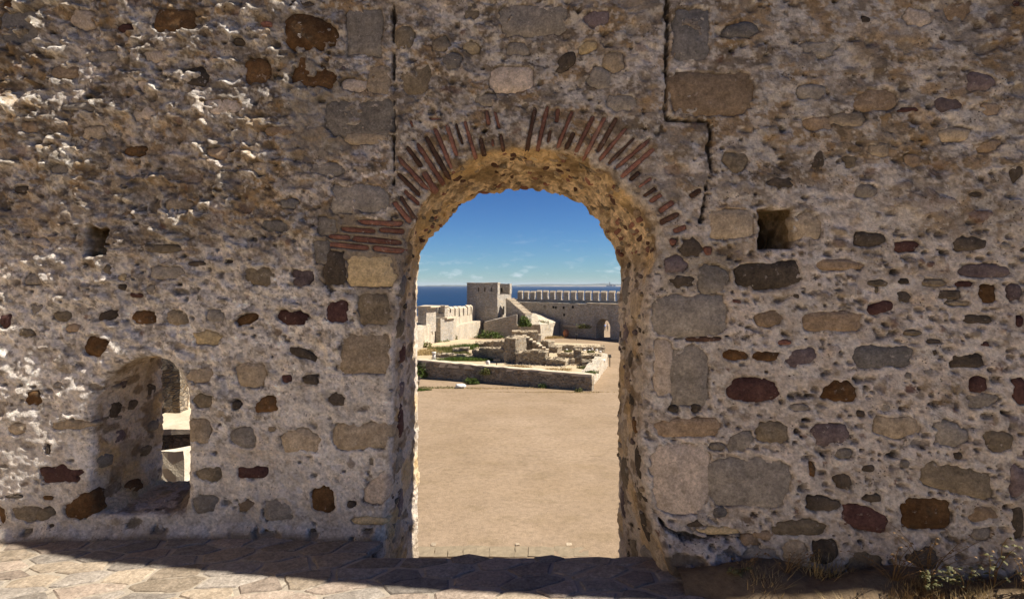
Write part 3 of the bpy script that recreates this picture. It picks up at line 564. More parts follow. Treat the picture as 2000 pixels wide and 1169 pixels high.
# inside the openings: rubble core, stones of many tones in grey lime
deep = sst(.02, .09, wtp - h[ii, kk_]); PP = np.stack([wxp, wtp, wzp], 1)
k3 = np.empty((len(PP), 3), np.float32); k3[:] = lin(206, 182, 146)
a1 = fbm3(PP, 6, 0, 3); a2 = fbm3(PP * (1, .7, 1), 13, 1, 3); a3 = fbm3(PP, 4, 2, 2)
k3 *= (1 + .5 * fbm3(PP, 34, 0, 3, .6))[:, None]
plain = sst(2.0, 1.7, wzp) * .8; k3 = blend(k3, plain, lin(206, 194, 180))
k3 = blend(k3, (1 - .5 * plain) * sst(.0, .5, a1) * .85, lin(142, 120, 86)); k3 = blend(k3, sst(.15, .5, a2) * .7, lin(112, 92, 66)); k3 = blend(k3, sst(.15, .55, a3) * .55, lin(222, 188, 132))
colv = colv * (1 - deep[:, None]) + k3 * deep[:, None]

wall = tag(empty('fortress_wall', (0, 3.6, 0)), 'tall rubble stone wall with an arched gateway, filling the whole foreground', 'wall')
me = np_mesh('mortar', VW, Q)
at = me.color_attributes.new('Col', 'FLOAT_COLOR', 'POINT'); at.data.foreach_set('color', np.c_[np.clip(colv, 0, 1), np.ones(len(colv))].astype(np.float32).ravel())
link('mortar', me, MORTAR, wall)

def sample(A, x, z):
    i = np.clip(((np.asarray(x) - X0) / DX + .5).astype(int), 0, NX - 1); k = np.clip(((np.asarray(z) - Z0) / DX + .5).astype(int), 0, NZ - 1); return A[i, k]
RINGS = ((1.10, .075), (1.07, .028), (1.0, .012), (.90, .003), (.62, -.002), (.30, -.003))
def stone_verts(ox, oz, r, bulge, amp):
    n = len(ox); vs = []
    ph = r.random(2) * 50
    for sc, dp in RINGS:
        x, z = ox * sc, oz * sc
        vs.append(np.stack([x, dp * (1 if dp > 0 else bulge) + amp * fbm2(x * 16 + ph[0], z * 16 + ph[1], 0, 3), z], 1))
    vs.append(np.array([[0, -.003 * bulge + amp * .3, 0]])); fs = []
    for k in range(len(RINGS) - 1):
        for i in range(n): fs.append((k * n + i, k * n + (i + 1) % n, (k + 1) * n + (i + 1) % n, (k + 1) * n + i))
    c = len(RINGS) * n; o = (len(RINGS) - 1) * n; tri = [(o + i, o + (i + 1) % n, c) for i in range(n)]
    return np.concatenate(vs), fs + tri
def add_stone(s):
    vs, fs = stone_verts(s.ox, s.oz, s.r, 1 + 2 * s.r.random(), .006 if s.name == 'stone' else .003)
    base = .002 if s.name == 'stone' else .004
    if not s.traced: base = .004
    vs[:, 1] += -sample(low, s.x + vs[:, 0], s.z + vs[:, 2]) + base + Yf(s.x + vs[:, 0]) - Yf(s.x)
    me = bpy.data.meshes.new(s.name); me.from_pydata(vs.tolist(), [], fs); me.polygons.foreach_set('use_smooth', [True] * len(me.polygons))
    o = link(s.name, me, S[s.kind], wall, (0, 0, 0)); o.location = Vector((s.x, float(Yf(s.x)), s.z)) - wall.location
for s in specs + bspecs: add_stone(s)

# stones of the jambs and bricks of the vault, set on the skinned surface where the eye meets it
def cast(px, py):
    k, q = (px - CX) / F, (HY - py) / F
    d = np.arange(2.7, 4.75, .004); x = k * d; z = CAMZ + q * d; t = d - Yf(x)
    i = ((x - X0) / DX).round().astype(int); j = ((t - T0) / DT).round().astype(int); l = ((z - Z0) / DX).round().astype(int)
    ok = (i > 1) & (i < NX - 2) & (j > 1) & (j < NTT - 2) & (l > 1) & (l < NZ - 2); hit = np.nonzero(ok & (V[np.clip(i, 0, NX - 1), np.clip(j, 0, NTT - 1), np.clip(l, 0, NZ - 1)] < 0))[0]
    if not len(hit): return None
    n = hit[0]; a, c, e = i[n], j[n], l[n]; w = 4
    sl = V[max(a - w, 0):a + w + 1, max(c - w, 0):c + w + 1, max(e - w, 0):e + w + 1]
    g = np.array([q_.mean() for q_ in np.gradient(sl)]); g /= np.linalg.norm(g) + 1e-9
    return Vector((x[n], d[n], z[n])), Vector(g)
def add_on_jamb(px, py, w, hgt, kind, rot=0, name='stone', sq=3.0, noise=.12):
    r = cast(px, py)
    if not r: return
    p, nrm = r; rr = np.random.default_rng(int(px * 3 + py)); n = 16; a = np.linspace(0, 2 * math.pi, n, endpoint=False)
    rad = (np.abs(np.cos(a)) ** sq + np.abs(np.sin(a)) ** sq) ** (-1 / sq) * (1 + noise * rr.normal(size=n) * .6)
    ox, oz = np.cos(a) * rad * w / 2, np.sin(a) * rad * hgt / 2; c, q = math.cos(R(rot)), math.sin(R(rot)); ox, oz = ox * c - oz * q, ox * q + oz * c
    vs, fs = stone_verts(ox, oz, rr, 1.5, .005)
    me = bpy.data.meshes.new(name); me.from_pydata(vs.tolist(), [], fs); me.polygons.foreach_set('use_smooth', [True] * len(me.polygons))
    o = link(name, me, S[kind], wall, (0, 0, 0))
    yax = -nrm; zax = (Vector((0, 0, 1)) - yax * yax.z)
    zax = (zax if zax.length > .25 else Vector((0, 1, 0)) - yax * yax.y).normalized(); xax = yax.cross(zax).normalized()
    o.rotation_euler = Matrix((xax, yax, zax)).transposed().to_euler(); o.location = p + nrm * .004 - wall.location
for q in ((1208, 433, .11, .04, 'bk', 20), (1234, 440, .1, .035, 'bk', 20), (1241, 453, .11, .035, 'bk', 14), (1206, 452, .11, .035, 'bk', 20), (1214, 465, .09, .032, 'bk', 10), (1249, 466, .1, .03, 'bd', 14),
          (1186, 452, .09, .04, 'bk', 20), (1247, 430, .05, .035, 'bk', 10), (1240, 493, .1, .026, 'bk', 5), (1274, 489, .07, .03, 'bd', 8), (1100, 313, .06, .035, 'bk', 40), (1080, 345, .05, .04, 'bk', 80), (1066, 330, .05, .03, 'bd', 60),
          (1110, 352, .05, .03, 'bk', 70), (1150, 355, .07, .045, 'bk', 80), (1035, 335, .06, .03, 'bk', 90), (1000, 345, .07, .03, 'bd', 90), (868, 378, .05, .03, 'bk', 30), (905, 353, .05, .03, 'bd', 40), (975, 362, .06, .03, 'bk', 90),
          (812, 455, .06, .03, 'bk', 0), (832, 448, .06, .035, 'bk', 20), (826, 470, .05, .03, 'bd', 10), (850, 425, .06, .03, 'bk', 30), (1125, 372, .05, .03, 'bd', 60)):
    add_on_jamb(*q, name='brick', sq=7, noise=.05)
for q in ((1225, 650, .2, .2, 'pu'), (1240, 590, .22, .20, 'ta'), (1222, 565, .2, .2, 'gy'), (1218, 850, .16, .26, 'ta'), (1220, 920, .16, .2, 'ol'), (1216, 980, .14, .24, 'pu'), (1222, 1040, .1, .3, 'pl'), (1235, 780, .15, .1, 'dk'), (1225, 740, .2, .16, 'br'),
          (1245, 900, .12, .2, 'dk'), (1248, 960, .14, .16, 'ol'), (1262, 1030, .16, .22, 'dk'), (1240, 1075, .14, .16, 'ol'), (1268, 1100, .2, .2, 'gy'), (1238, 830, .12, .1, 'rs'), (1232, 700, .1, .12, 'dk'), (1278, 1075, .16, .2, 'ta'), (1228, 1080, .1, .14, 'dk'),
          (788, 560, .14, .16, 'sl'), (786, 690, .12, .14, 'rd'), (784, 760, .14, .12, 'pu'), (784, 820, .12, .24, 'rd'), (780, 900, .16, .16, 'gy'), (782, 980, .12, .22, 'pu'), (783, 640, .14, .14, 'ol'), (776, 1030, .18, .18, 'gy'),
          (210, 960, .28, .14, 'br'), (264, 946, .13, .1, 'rs'), (235, 850, .12, .09, 'pu'), (260, 790, .1, .08, 'dk'), (300, 830, .12, .09, 'gy'), (225, 800, .12, .12, 'dk'), (285, 880, .12, .08, 'ol'), (205, 900, .14, .1, 'gy'), (295, 760, .12, .1, 'dk')):
    add_on_jamb(*q)
rub_v, rub_f, rub_c = [], [], {}
rq = np.random.default_rng(77); KK = ['ta', 'ye', 'br', 'ol', 'br', 'bk', 'ta', 'bd', 'ol']
for it in range(1000):
    z_ = rq.random() * (1 if it < 620 else .55)
    px, py = (rq.uniform(800, 1290), rq.uniform(285, 500)) if z_ < .55 else ((rq.uniform(1205, 1300), rq.uniform(500, 1120)) if z_ < .75 else ((rq.uniform(765, 822), rq.uniform(480, 1080)) if z_ < .88 else (rq.uniform(180, 322), rq.uniform(700, 940))))
    r = cast(px, py)
    if not r or (z_ < .55 and rq.random() < .35): continue
    p, nrm = r; t = p.y - float(Yf(p.x))
    if t < .07 or t > T - .03 or (z_ > .88 and rq.random() < .6) or (p.x < -.5 and p.z < 1.9 and t > .34): continue
    n = 9; a = np.linspace(0, 2 * math.pi, n, endpoint=False); w = rq.uniform(.02, .075); hg = w * rq.uniform(.4, .8); rad = 1 + .18 * rq.normal(size=n)
    ox, oz = np.cos(a) * rad * w / 2, np.sin(a) * rad * hg / 2; k = rq.choice(KK if z_ < .55 else ['gy', 'ol', 'ta', 'pl', 'gy', 'dk', 'pu'])
    yax = -nrm; zax = Vector((0, 1, 0)) - yax * yax.y if abs(nrm.z) > .6 else Vector((0, 0, 1)) - yax * yax.z; zax.normalize(); xax = yax.cross(zax); M3 = Matrix((xax, yax, zax)).transposed()
    vv, ff = rub_c.setdefault(k, ([], [])); q0 = len(vv)
    for sc, dp in ((1.05, .03), (1.0, .002), (.75, -.007), (0, -.010)):
        for x, z in (zip(ox * sc, oz * sc) if sc else ((0, 0),)): vv.append(tuple(p + M3 @ Vector((x, dp, z))))
    for q in range(2):
        for i in range(n): ff.append((q0 + q * n + i, q0 + q * n + (i + 1) % n, q0 + (q + 1) * n + (i + 1) % n, q0 + (q + 1) * n + i))
    ff += [(q0 + 2 * n + i, q0 + 2 * n + (i + 1) % n, q0 + 3 * n) for i in range(n)]
for k, (vv, ff) in rub_c.items():
    me = bpy.data.meshes.new('rubble'); me.from_pydata(vv, [], ff); tag(link('rubble', me, S[k], wall), kind='stuff')
# sloped lintel slab over the right-hand socket and the plain body of the wall beyond the frame
def jprism(name, poly, z0, z1, mat, seg, amp, sc, seed, parent=wall): return rubble(name, poly, z0, z1, mat, parent, seg, amp, sc, seed)
M_RUB = mat_masonry('rubble masonry', lin(196, 180, 160), 8.0, .62, joint=lin(204, 190, 172), bump=.02)
for xa, xb in ((3.74, 9.0), (-6.2, -4.14)):
    xs = np.linspace(xa, xb, 9); poly = [(x, float(Yf(x)) + .01) for x in xs] + [(x, float(Yf(x)) + T) for x in xs[::-1]]
    jprism('wall_end_unseen', poly, -.6, 4.15, M_RUB, .35, .02, 3, 3)
M_LIME = mat_masonry('lime plastered masonry', lin(218, 200, 176), 8.0, .8, joint=lin(216, 202, 182), bump=.02)
jprism('wall_end_unseen', [(-6.21, 3.62), (-6.9, 3.3), (-7.35, 2.4), (-7.5, .8), (-7.6, -9), (-8.4, -9), (-8.3, .8), (-8.1, 2.9), (-7.3, 4.1), (-6.21, 4.36)], -.3, 4.6, M_LIME, .5, .03, 3, 4)  # unseen return wall, added to bounce sunlight onto the near wall
xs = np.linspace(-6.2, 9, 16); poly = [(x, float(Yf(x)) + .1) for x in xs] + [(x, float(Yf(x)) + 3.2) for x in xs[::-1]]
jprism('buttress', [(.87, float(Yf(.87)) + T - .03), (2.7, float(Yf(2.7)) + T - .03), (2.7, 4.25), (.885, 4.31)], -.5, 3.1, M_RUB, .25, .012, 3, 9)  # unseen block added to keep the sun off most of the left jamb
# outer footing of the wall, going down to the courtyard, and steps in the gateway
fx = [(-14, 4.35), (-14, 6.2)]
lower = [(-6.2, float(Yf(-6.2)) + .02), (-.88, float(Yf(-.88)) + .02), (-.88, 4.75), (-6.2, 4.75)]
jprism('footing', lower, -9.4, -.30, M_RUB, 1.5, .03, 1, 5)
lower = [(.95, float(Yf(.95)) + .02), (9.0, float(Yf(9)) + .02), (9.0, 4.75), (.95, 4.75)]
jprism('footing', lower, -9.4, -.30, M_RUB, 1.5, .03, 1, 6)
ZC = -9.1
for i in range(4): jprism('step', [(-.78, 3.60 + i * .3), (1.0, 3.60 + i * .3), (1.0, 3.95 + i * .3), (-.78, 3.95 + i * .3)], -9.4, -.34 - i * .22, M_RUB, .5, .015, 3, 11 + i)

# ==================================================================  TERRACE FLOOR in front of the wall
def mat_joint():
    m = NT('pale pointing mortar'); v = m.pos(); ed = m.voro(v, 3.4, 'DISTANCE_TO_EDGE'); n = m.noise(v, 14, 6, .65); y = m.node('ShaderNodeSeparateXYZ', i_0=v).outputs[1]
    c = m.mix(m.ramp(n, [(.3, 0.0), (.7, 1.0)]), lin(150, 138, 122), lin(170, 158, 140)); far = m.ramp(y, [(.48, 1.0), (.50, 0.0)]); 
    far = m.math('LESS_THAN', y, 2.45); st = m.math('MULTIPLY', m.ramp(ed, [(.03, 0.0), (.05, 1.0)]), far); c = m.mix(st, c, m.mix(m.ramp(m.noise(v, 3, 5), [(.35, 0.0), (.65, 1.0)]), lin(150, 134, 112), lin(176, 158, 132))); m.col(c)
    m.bump(m.math('ADD', m.noise(v, 60, 6, .7), m.ramp(ed, [(.02, 0.0), (.06, 1.0)])), .008, .8); return m.m
M_JOINT = mat_joint()
M_SOIL = mat_plain('dry soil', lin(96, 80, 62), lin(132, 112, 86), 18, .012)
TH_Y = 3.557
floor_pts = [(-16, -14), (16, -14), (16, 2.6), (9, 2.6), (9, 3.7), (1.0, 3.7), (1.0, TH_Y), (-.93, TH_Y), (-.93, 4.1), (-6, 4.1), (-16, 3.6)]
bm = bmesh.new(); prism(bm, floor_pts, -.3, -.003); terrace = link('terrace_floor', bm_mesh('terrace_floor', bm), M_JOINT); tag(terrace, kind='structure')
def clip(poly, nx, ny, c):
    out = []
    for i in range(len(poly)):
        a, b2 = poly[i], poly[(i + 1) % len(poly)]; da, db = a[0] * nx + a[1] * ny - c, b2[0] * nx + b2[1] * ny - c
        if da <= 0: out.append(a)
        if da * db < 0: f = da / (da - db); out.append((a[0] + (b2[0] - a[0]) * f, a[1] + (b2[1] - a[1]) * f))
    return out
rf = random.Random(4); seeds = []
def shear(p): return (p[0] * .72 - p[1] * .38, p[1] * 1.25)
def unshear(p): y = p[1] / 1.25; return ((p[0] + y * .38) / .72, y)
tries = 0
while len(seeds) < 290 and tries < 60000:
    tries += 1; p = (rf.uniform(-4.4, 1.5), rf.uniform(2.45, 4.0)); q = shear(p); mn = .158 if p[1] > 2.9 else .2
    if all((q[0] - s_[0]) ** 2 + (q[1] - s_[1]) ** 2 > mn * mn for s_ in seeds): seeds.append(q)
for i, s_ in enumerate(seeds):
    poly = [(s_[0] - .6, s_[1] - .6), (s_[0] + .6, s_[1] - .6), (s_[0] + .6, s_[1] + .6), (s_[0] - .6, s_[1] + .6)]
    for j, t_ in enumerate(seeds):
        dx, dy = t_[0] - s_[0], t_[1] - s_[1]; L = math.hypot(dx, dy)
        if j == i or L > 1.2 or not poly: continue
        poly = clip(poly, dx / L, dy / L, (dx * (s_[0] + t_[0]) / 2 + dy * (s_[1] + t_[1]) / 2) / L - rf.uniform(.005, .016))
    if len(poly) < 3: continue
    poly = [unshear(p) for p in poly]; c = (sum(p[0] for p in poly) / len(poly), sum(p[1] for p in poly) / len(poly))
    if -.90 < c[0] < .98: poly = clip(poly, 0, 1, TH_Y - .012)
    if c[0] > 1.02: 
        if c[1] > 3.05 + .1 * math.sin(c[0] * 5): continue
    if len(poly) < 3 or c[1] > 4.0: continue
    # densify and roughen the outline, then a dressed slab with a worn rim
    pts = []
    for a, b2 in zip(poly, poly[1:] + poly[:1]):
        n = max(1, int(math.hypot(a[0] - b2[0], a[1] - b2[1]) / .055))
        for k in range(n): pts.append((a[0] + (b2[0] - a[0]) * k / n + rf.uniform(-.007, .007), a[1] + (b2[1] - a[1]) * k / n + (0 if a[1] > TH_Y - .02 and b2[1] > TH_Y - .02 and -1.2 < c[0] < 1.3 else rf.uniform(-.007, .007))))
    if len(pts) < 4: continue
    hgt = rf.uniform(0, .004); tx, ty = rf.uniform(-.010, .010), rf.uniform(-.012, .012)
    vs, fs, n = [], [], len(pts)
    for sc, z in ((1.0, -.03), (1.0, -.004), (.94, .002), (.6, .004)):
        for x, y in pts: lx, ly = (x - c[0]) * sc, (y - c[1]) * sc; vs.append((lx, ly, z + hgt + lx * tx + ly * ty + rf.uniform(-.0015, .0015)))
    vs.append((0, 0, .003 + hgt))
    for k in range(3):
        for a in range(n): fs.append((k * n + a, k * n + (a + 1) % n, (k + 1) * n + (a + 1) % n, (k + 1) * n + a))
    fs += [(3 * n + a, 3 * n + (a + 1) % n, 4 * n) for a in range(n)]
    me = bpy.data.meshes.new('flagstone'); me.from_pydata(vs, [], fs)
    link('flagstone', me, S_FLAG[i % 3], terrace, (c[0], c[1], 0))
# strip of earth along the foot of the right-hand wall
bm = bmesh.new(); xs = np.linspace(.95, 6.5, 60)
rows = [[bm.verts.new((x, float(Yf(x)) + .05 - (.38 + .06 * math.sin(x * 5)) * k / 6, (.11 + .03 * math.sin(x * 9 + k)) * math.sin(min(1, (6 - k) / 4) * 1.57) - .012)) for k in range(7)] for x in xs]
for a, b2 in zip(rows[:-1], rows[1:]):
    for k in range(6): bm.faces.new((a[k], a[k + 1], b2[k + 1], b2[k]))
jitter(bm, .015, 9, 2); tag(link('earth', bm_mesh('earth', bm, True), M_SOIL), kind='structure')

# ==================================================================  GROUND, SEA, FAR SHORE
def mat_ground():
    m = NT('dry sandy ground'); v = m.pos()
    n = m.noise(v, .16, 6, .6); f = m.noise(v, 3.2, 9, .75); s = m.noise(m.pos((1, 1.4, 1)), .45, 6, .7)
    c = m.mix(m.ramp(n, [(.36, 0.0), (.66, 1.0)]), lin(140, 119, 94), lin(151, 130, 106))
    c = m.mix(m.ramp(s, [(.52, 0.0), (.70, .45)]), c, lin(120, 102, 74))
    c = m.mix(1.0, c, m.ramp(f, [(.28, .70), (.5, 1.0), (.74, 1.25)]), 'MULTIPLY'); c = m.mix(1.0, c, m.ramp(m.noise(m.pos((1, 1.0, 1)), .42, 8, .72), [(.34, .90), (.5, 1.0), (.68, 1.06)]), 'MULTIPLY')
    g = m.noise(v, 14, 6, .8); c = m.mix(m.ramp(g, [(.60, 0.0), (.72, .45)]), c, lin(106, 90, 66)); m.col(c)
    m.bump(m.math('ADD', f, m.noise(v, 12, 6, .75)), .05, .6); return m.m
M_GROUND = mat_ground()
bm = bmesh.new(); g = [[bm.verts.new((x, y, ZC + .05 * n2(np.float64(x * .2), np.float64(y * .2), 1))) for y in np.linspace(4.6, 200, 90)] for x in np.linspace(-70, 90, 70)]
for a, b2 in zip(g[:-1], g[1:]):
    for k in range(89): bm.faces.new((a[k], a[k + 1], b2[k + 1], b2[k]))
edge = [v for v in bm.verts if v.is_boundary]
ret = bmesh.ops.extrude_edge_only(bm, edges=[e_ for e_ in bm.edges if e_.is_boundary])
for v in [q for q in ret['geom'] if isinstance(q, bmesh.types.BMVert)]:
    if v.co.y > 6: v.co.x = v.co.x * 1.15; v.co.y += 12 if v.co.y > 190 else 0
    v.co.z = -21.5
tag(link('courtyard_ground', bm_mesh('courtyard_ground', bm, True), M_GROUND), kind='structure')
def mat_sea():
    m = NT('deep blue sea'); v = m.pos((1, .35, 1))
    m.col(m.mix(m.ramp(m.noise(v, .012, 5), [(.35, 0.0), (.65, 1.0)]), (.002, .016, .048), (.004, .024, .066)))
    foam = m.ramp(m.noise(m.pos((.5, 1.0, 1)), .16, 9, .75), [(.665, 0.0), (.72, .55)])
    c = m.n['Mix'].outputs[0] if 'Mix' in m.n else m.b.inputs['Base Color'].links[0].from_socket
    m.col(m.mix(foam, c, (.6, .66, .7))); m.b.inputs['Roughness'].default_value = .32; m.b.inputs['IOR'].default_value = 1.33; m.b.inputs['Specular IOR Level'].default_value = .10
    m.bump(m.noise(v, .22, 7, .65), 1.2, .9); return m.m
bm = bmesh.new(); ZS = -20.0
q = [bm.verts.new(p) for p in ((-40000, -900, ZS), (40000, -900, ZS), (40000, 30000, ZS), (-40000, 30000, ZS))]; bm.faces.new(q)
tag(link('sea', bm_mesh('sea', bm), mat_sea()), kind='structure')
M_LAND = mat_plain('dry far hills', lin(96, 98, 84), lin(70, 76, 62), .0012, 8)
M_CLIFF = mat_plain('pale cliffs and houses', lin(196, 176, 156), lin(140, 126, 108), .006, 4)
def ridge(name, px0, px1, d, prof, mat, depth, seed, n=90):
    bm = bmesh.new(); rows = []
    for i, px in enumerate(np.linspace(px0, px1, n)):
        py = np.interp(px, [p[0] for p in prof], [p[1] for p in prof]); z1 = CAMZ + (HY - py) / F * d; z1 = max(z1, ZS + .5) + 6 * float(fbm2(np.float64(i * .35), np.float64(seed), 1, 3))
        x = X(px, d); k = (x / d); rows.append([bm.verts.new(p) for p in ((x, d, ZS - 2), (x, d + depth * .04, ZS + (z1 - ZS) * .4), (x + k * depth * .3, d + depth * .3, z1 * .9), (x + k * depth, d + depth, z1), (x + k * depth * 1.6, d + depth * 1.6, ZS - 2))])
    for a, b2 in zip(rows[:-1], rows[1:]):
        for k in range(4): bm.faces.new((a[k], b2[k], b2[k + 1], a[k + 1]))
    return tag(link(name, bm_mesh(name, bm, True), mat), kind='structure')
ridge('hills', 900, 1420, 15000, [(900, 561), (985, 558), (1020, 555.2), (1060, 553.9), (1110, 554.4), (1150, 554.0), (1178, 552.2), (1200, 553.6), (1300, 555), (1420, 559)], M_LAND, 2500, 2)
ridge('hills', 700, 950, 13000, [(700, 560), (800, 558), (840, 557.4), (875, 556.2), (905, 556.6), (925, 557.2), (950, 560)], M_LAND, 2000, 5)
ridge('coast', 1010, 1420, 11500, [(1010, 560.5), (1060, 559.2), (1110, 558.4), (1150, 558.9), (1190, 557.8), (1300, 558), (1420, 560)], M_CLIFF, 700, 9)
# chimneys and blocks of the far port
port = empty('port_building', (X(1192, 11300), 11300, ZS)); tag(port, 'tall pale building with a chimney on the far shore across the sea', 'building')
for nm, dx, w, hh in (('block', 0, 40, 40), ('block', 55, 50, 26), ('chimney', -14, 12, 78), ('block', -70, 60, 20)):
    x = port.location.x + dx; bm = bmesh.new(); prism(bm, [(x, 11300), (x + w, 11300), (x + w, 11360), (x, 11360)], ZS, ZS + hh + 8); link(nm, bm_mesh(nm, bm), M_CLIFF, port)

# ==================================================================  THE FORTRESS COURT
M_GREY = mat_masonry('weathered grey rubble', lin(204, 194, 178), 3.0, .55, joint=(.42, .37, .30), bump=.08)
M_WARM_LIT = mat_masonry('warm pale sunlit rubble', lin(220, 206, 182), 3.2, .74, joint=(.62, .55, .45))  # paler rubble for sunlit walls, their light put into the colour
M_RUIN = mat_masonry('brown ruin masonry', lin(172, 156, 132), 3.0, .42, joint=(.40, .35, .28))
M_CAP = mat_plain('pale lime capping', lin(206, 190, 164), lin(180, 162, 136), 1.5, .05)
M_RCAP = mat_plain('worn ruin top', lin(178, 162, 136), lin(152, 136, 112), 2.2, .06)
M_MARBLE = mat_plain('white marble', lin(222, 216, 206), lin(196, 188, 176), 3, .01, .6)
M_DARK = mat_plain('dark painted metal', lin(40, 36, 32), lin(52, 46, 40), 6, .002, .5)
M_WOOD = mat_plain('grey bench timber', lin(120, 108, 92), lin(146, 134, 116), 8, .004)
M_CLAY = mat_plain('terracotta', lin(160, 106, 74), lin(182, 128, 92), 2.5, .02)
M_GREEN = mat_leaf('green leaves', lin(62, 78, 30), lin(98, 112, 48)); M_OLIVE = mat_leaf('olive leaves', lin(86, 90, 46), lin(120, 116, 66)); M_STRAW = mat_leaf('dry straw', lin(150, 126, 82), lin(186, 162, 112))
M_WEED = mat_leaf('dusty weed leaves', lin(80, 80, 50), lin(110, 104, 66)); M_DRYWEED = mat_leaf('withered weed', lin(108, 84, 54), lin(146, 116, 76))

def merlon_row(parent, a, b, z0, z1, w, gap, th, mat, capm, group=None, seed=0, first=0.0):
    a, b = np.array(a, float), np.array(b, float); L = np.linalg.norm(b - a); d = (b - a) / L; s = first; i = 0
    while s + w < L:
        f = strip(tuple(a + d * s), tuple(a + d * (s + w)), th); hh = z1 + random.uniform(-.12, .1)
        bm = bmesh.new(); prism(bm, f, z0, hh, .5); jitter(bm, .06, 1.2, seed + i); m = link('merlon', bm_mesh('merlon', bm), mat, parent)
        g = strip(tuple(a + d * (s - .03)), tuple(a + d * (s + w + .03)), th + .05)
        g = [(x - d[1] * -.03 * 0, y) for x, y in g]
        bm = bmesh.new(); prism(bm, g, hh + .002 - .08, [hh + .06, hh + .06, hh + .42, hh + .42], .6); jitter(bm, .04, 1.3, seed + i + 3); c = link('cap', bm_mesh('cap', bm), capm, None)
        c.parent = m; c.location = (0, 0, 0)
        s += w + gap; i += 1
# ---- far curtain wall with the gate
A = np.array((X(1000, 133), 133.0)); B = np.array((X(1300, 105), 105.0)); A, B = A - (B - A) * .05, B + (B - A) * .8
dAB = (B - A) / np.linalg.norm(B - A); nAB = np.array((-dAB[1], dAB[0])); nAB = nAB if nAB[1] > 0 else -nAB
def on_AB(px):
    k = (px - CX) / F; s = (k * A[1] - A[0]) / (dAB[0] - k * dAB[1]); return s
LAB = np.linalg.norm(B - A); cw = tag(empty('curtain_wall', (A[0], A[1], ZC)), 'far grey crenellated curtain wall with an arched gate, closing the right of the court', 'wall')
g0, g1 = on_AB(1164.5), on_AB(1192); TW = 2.8; ZW = -2.1
def AB(s, t=0): return tuple(A + dAB * s + nAB * t)
def wall_piece(name, s0, s1, z0, z1, t0=0, t1=TW, mat=M_GREY, seed=0, amp=.07):
    return rubble(name, [AB(s0, t0), AB(s1, t0), AB(s1, t1), AB(s0, t1)], z0, z1, mat, cw, 1.0, amp, .8, seed)
wall_piece('wall_body', 0, g0, ZC - .5, ZW, seed=1); wall_piece('wall_body', g1, LAB, ZC - .5, ZW, seed=2)
# arch over the gate: a ring of voussoir-like columns of wall above the curve
bm = bmesh.new(); zs, rad = -6.85, (g1 - g0) / 2; n = 14
top, bot = [], []
for i in range(n + 1):
    an = math.pi - math.pi * i / n; s = (g0 + g1) / 2 + rad * math.cos(an); z = zs + rad * 1.05 * math.sin(an)
    bot.append([bm.verts.new((*AB(s, t), z)) for t in (0.0, TW)]); top.append([bm.verts.new((*AB(s, t), ZW)) for t in (0.0, TW)])
for i in range(n):
    bm.faces.new((bot[i][0], bot[i + 1][0], top[i + 1][0], top[i][0])); bm.faces.new((bot[i][1], top[i][1], top[i + 1][1], bot[i + 1][1]))
    bm.faces.new((bot[i][0], bot[i][1], bot[i + 1][1], bot[i + 1][0])); bm.faces.new((top[i][0], top[i + 1][0], top[i + 1][1], top[i][1]))
link('gate_arch', bm_mesh('gate_arch', bm), M_GREY, cw)
wall_piece('parapet', 0, LAB, ZW + .003, -1.45, TW - .75, TW, seed=4)
wall_piece('ledge', on_AB(1145), LAB, ZW + .004, ZW + .18, -.12, TW - .76, M_CAP, seed=5, amp=.03)
wall_piece('ledge', on_AB(1101), on_AB(1144), -7.1, -6.7, -.35, -.01, M_CAP, seed=6, amp=.05)
sp = (on_AB(1194) - on_AB(1000)) / 14
merlon_row(cw, AB(on_AB(999), TW - .75), AB(LAB, TW - .75), -1.5, .12, sp * .72, sp * .28, .36, M_GREY, M_CAP, seed=20)
for px, py in ((1080, 601), (1085, 602), (1100, 602), (1063, 600), (1101, 616), (1118, 601)):     # put-log holes as shallow black frames, their inner shade put into the colour
    s = on_AB(px); d = AB(s)[1]; z = Z(py, d)
    bm = bmesh.new()
    f = [(0, 0), (.34, 0), (.34, .34), (0, .34)]; ring = [[bm.verts.new((*AB(s + u, t), z + v)) for u, v in f] for t in (-.02, .0)]
    o2 = [(-.09, -.09), (.43, -.09), (.43, .43), (-.09, .43)]; rim_ = [bm.verts.new((*AB(s + u, -.085), z + v)) for u, v in o2]; inn = [bm.verts.new((*AB(s + u, -.085), z + v)) for u, v in f]; bk = [bm.verts.new((*AB(s + u, -.02), z + v)) for u, v in f]
    for r_ in ring: [bm.verts.remove(v) for v in r_]
    for k in range(4): bm.faces.new((rim_[k], rim_[(k + 1) % 4], inn[(k + 1) % 4], inn[k])); bm.faces.new((inn[k], inn[(k + 1) % 4], bk[(k + 1) % 4], bk[k]))
    bm.faces.new(bk); link('putlog_hole', bm_mesh('putlog_hole', bm), mat_plain('hole shade black', (.02, .018, .015), (.03, .026, .02)) if 'hole shade black' not in bpy.data.materials else bpy.data.materials['hole shade black'], cw)
wall_piece('gate_sun_block', g1 + .002, g1 + 5, ZC - .5, ZW - .3, TW + .01, 7.0, seed=8); wall_piece('gate_sun_block', g0 - .6, g1, -5.6, ZW - .3, TW + .01, 5.5, seed=9)  # blocks added behind the gate to keep sun off its jamb
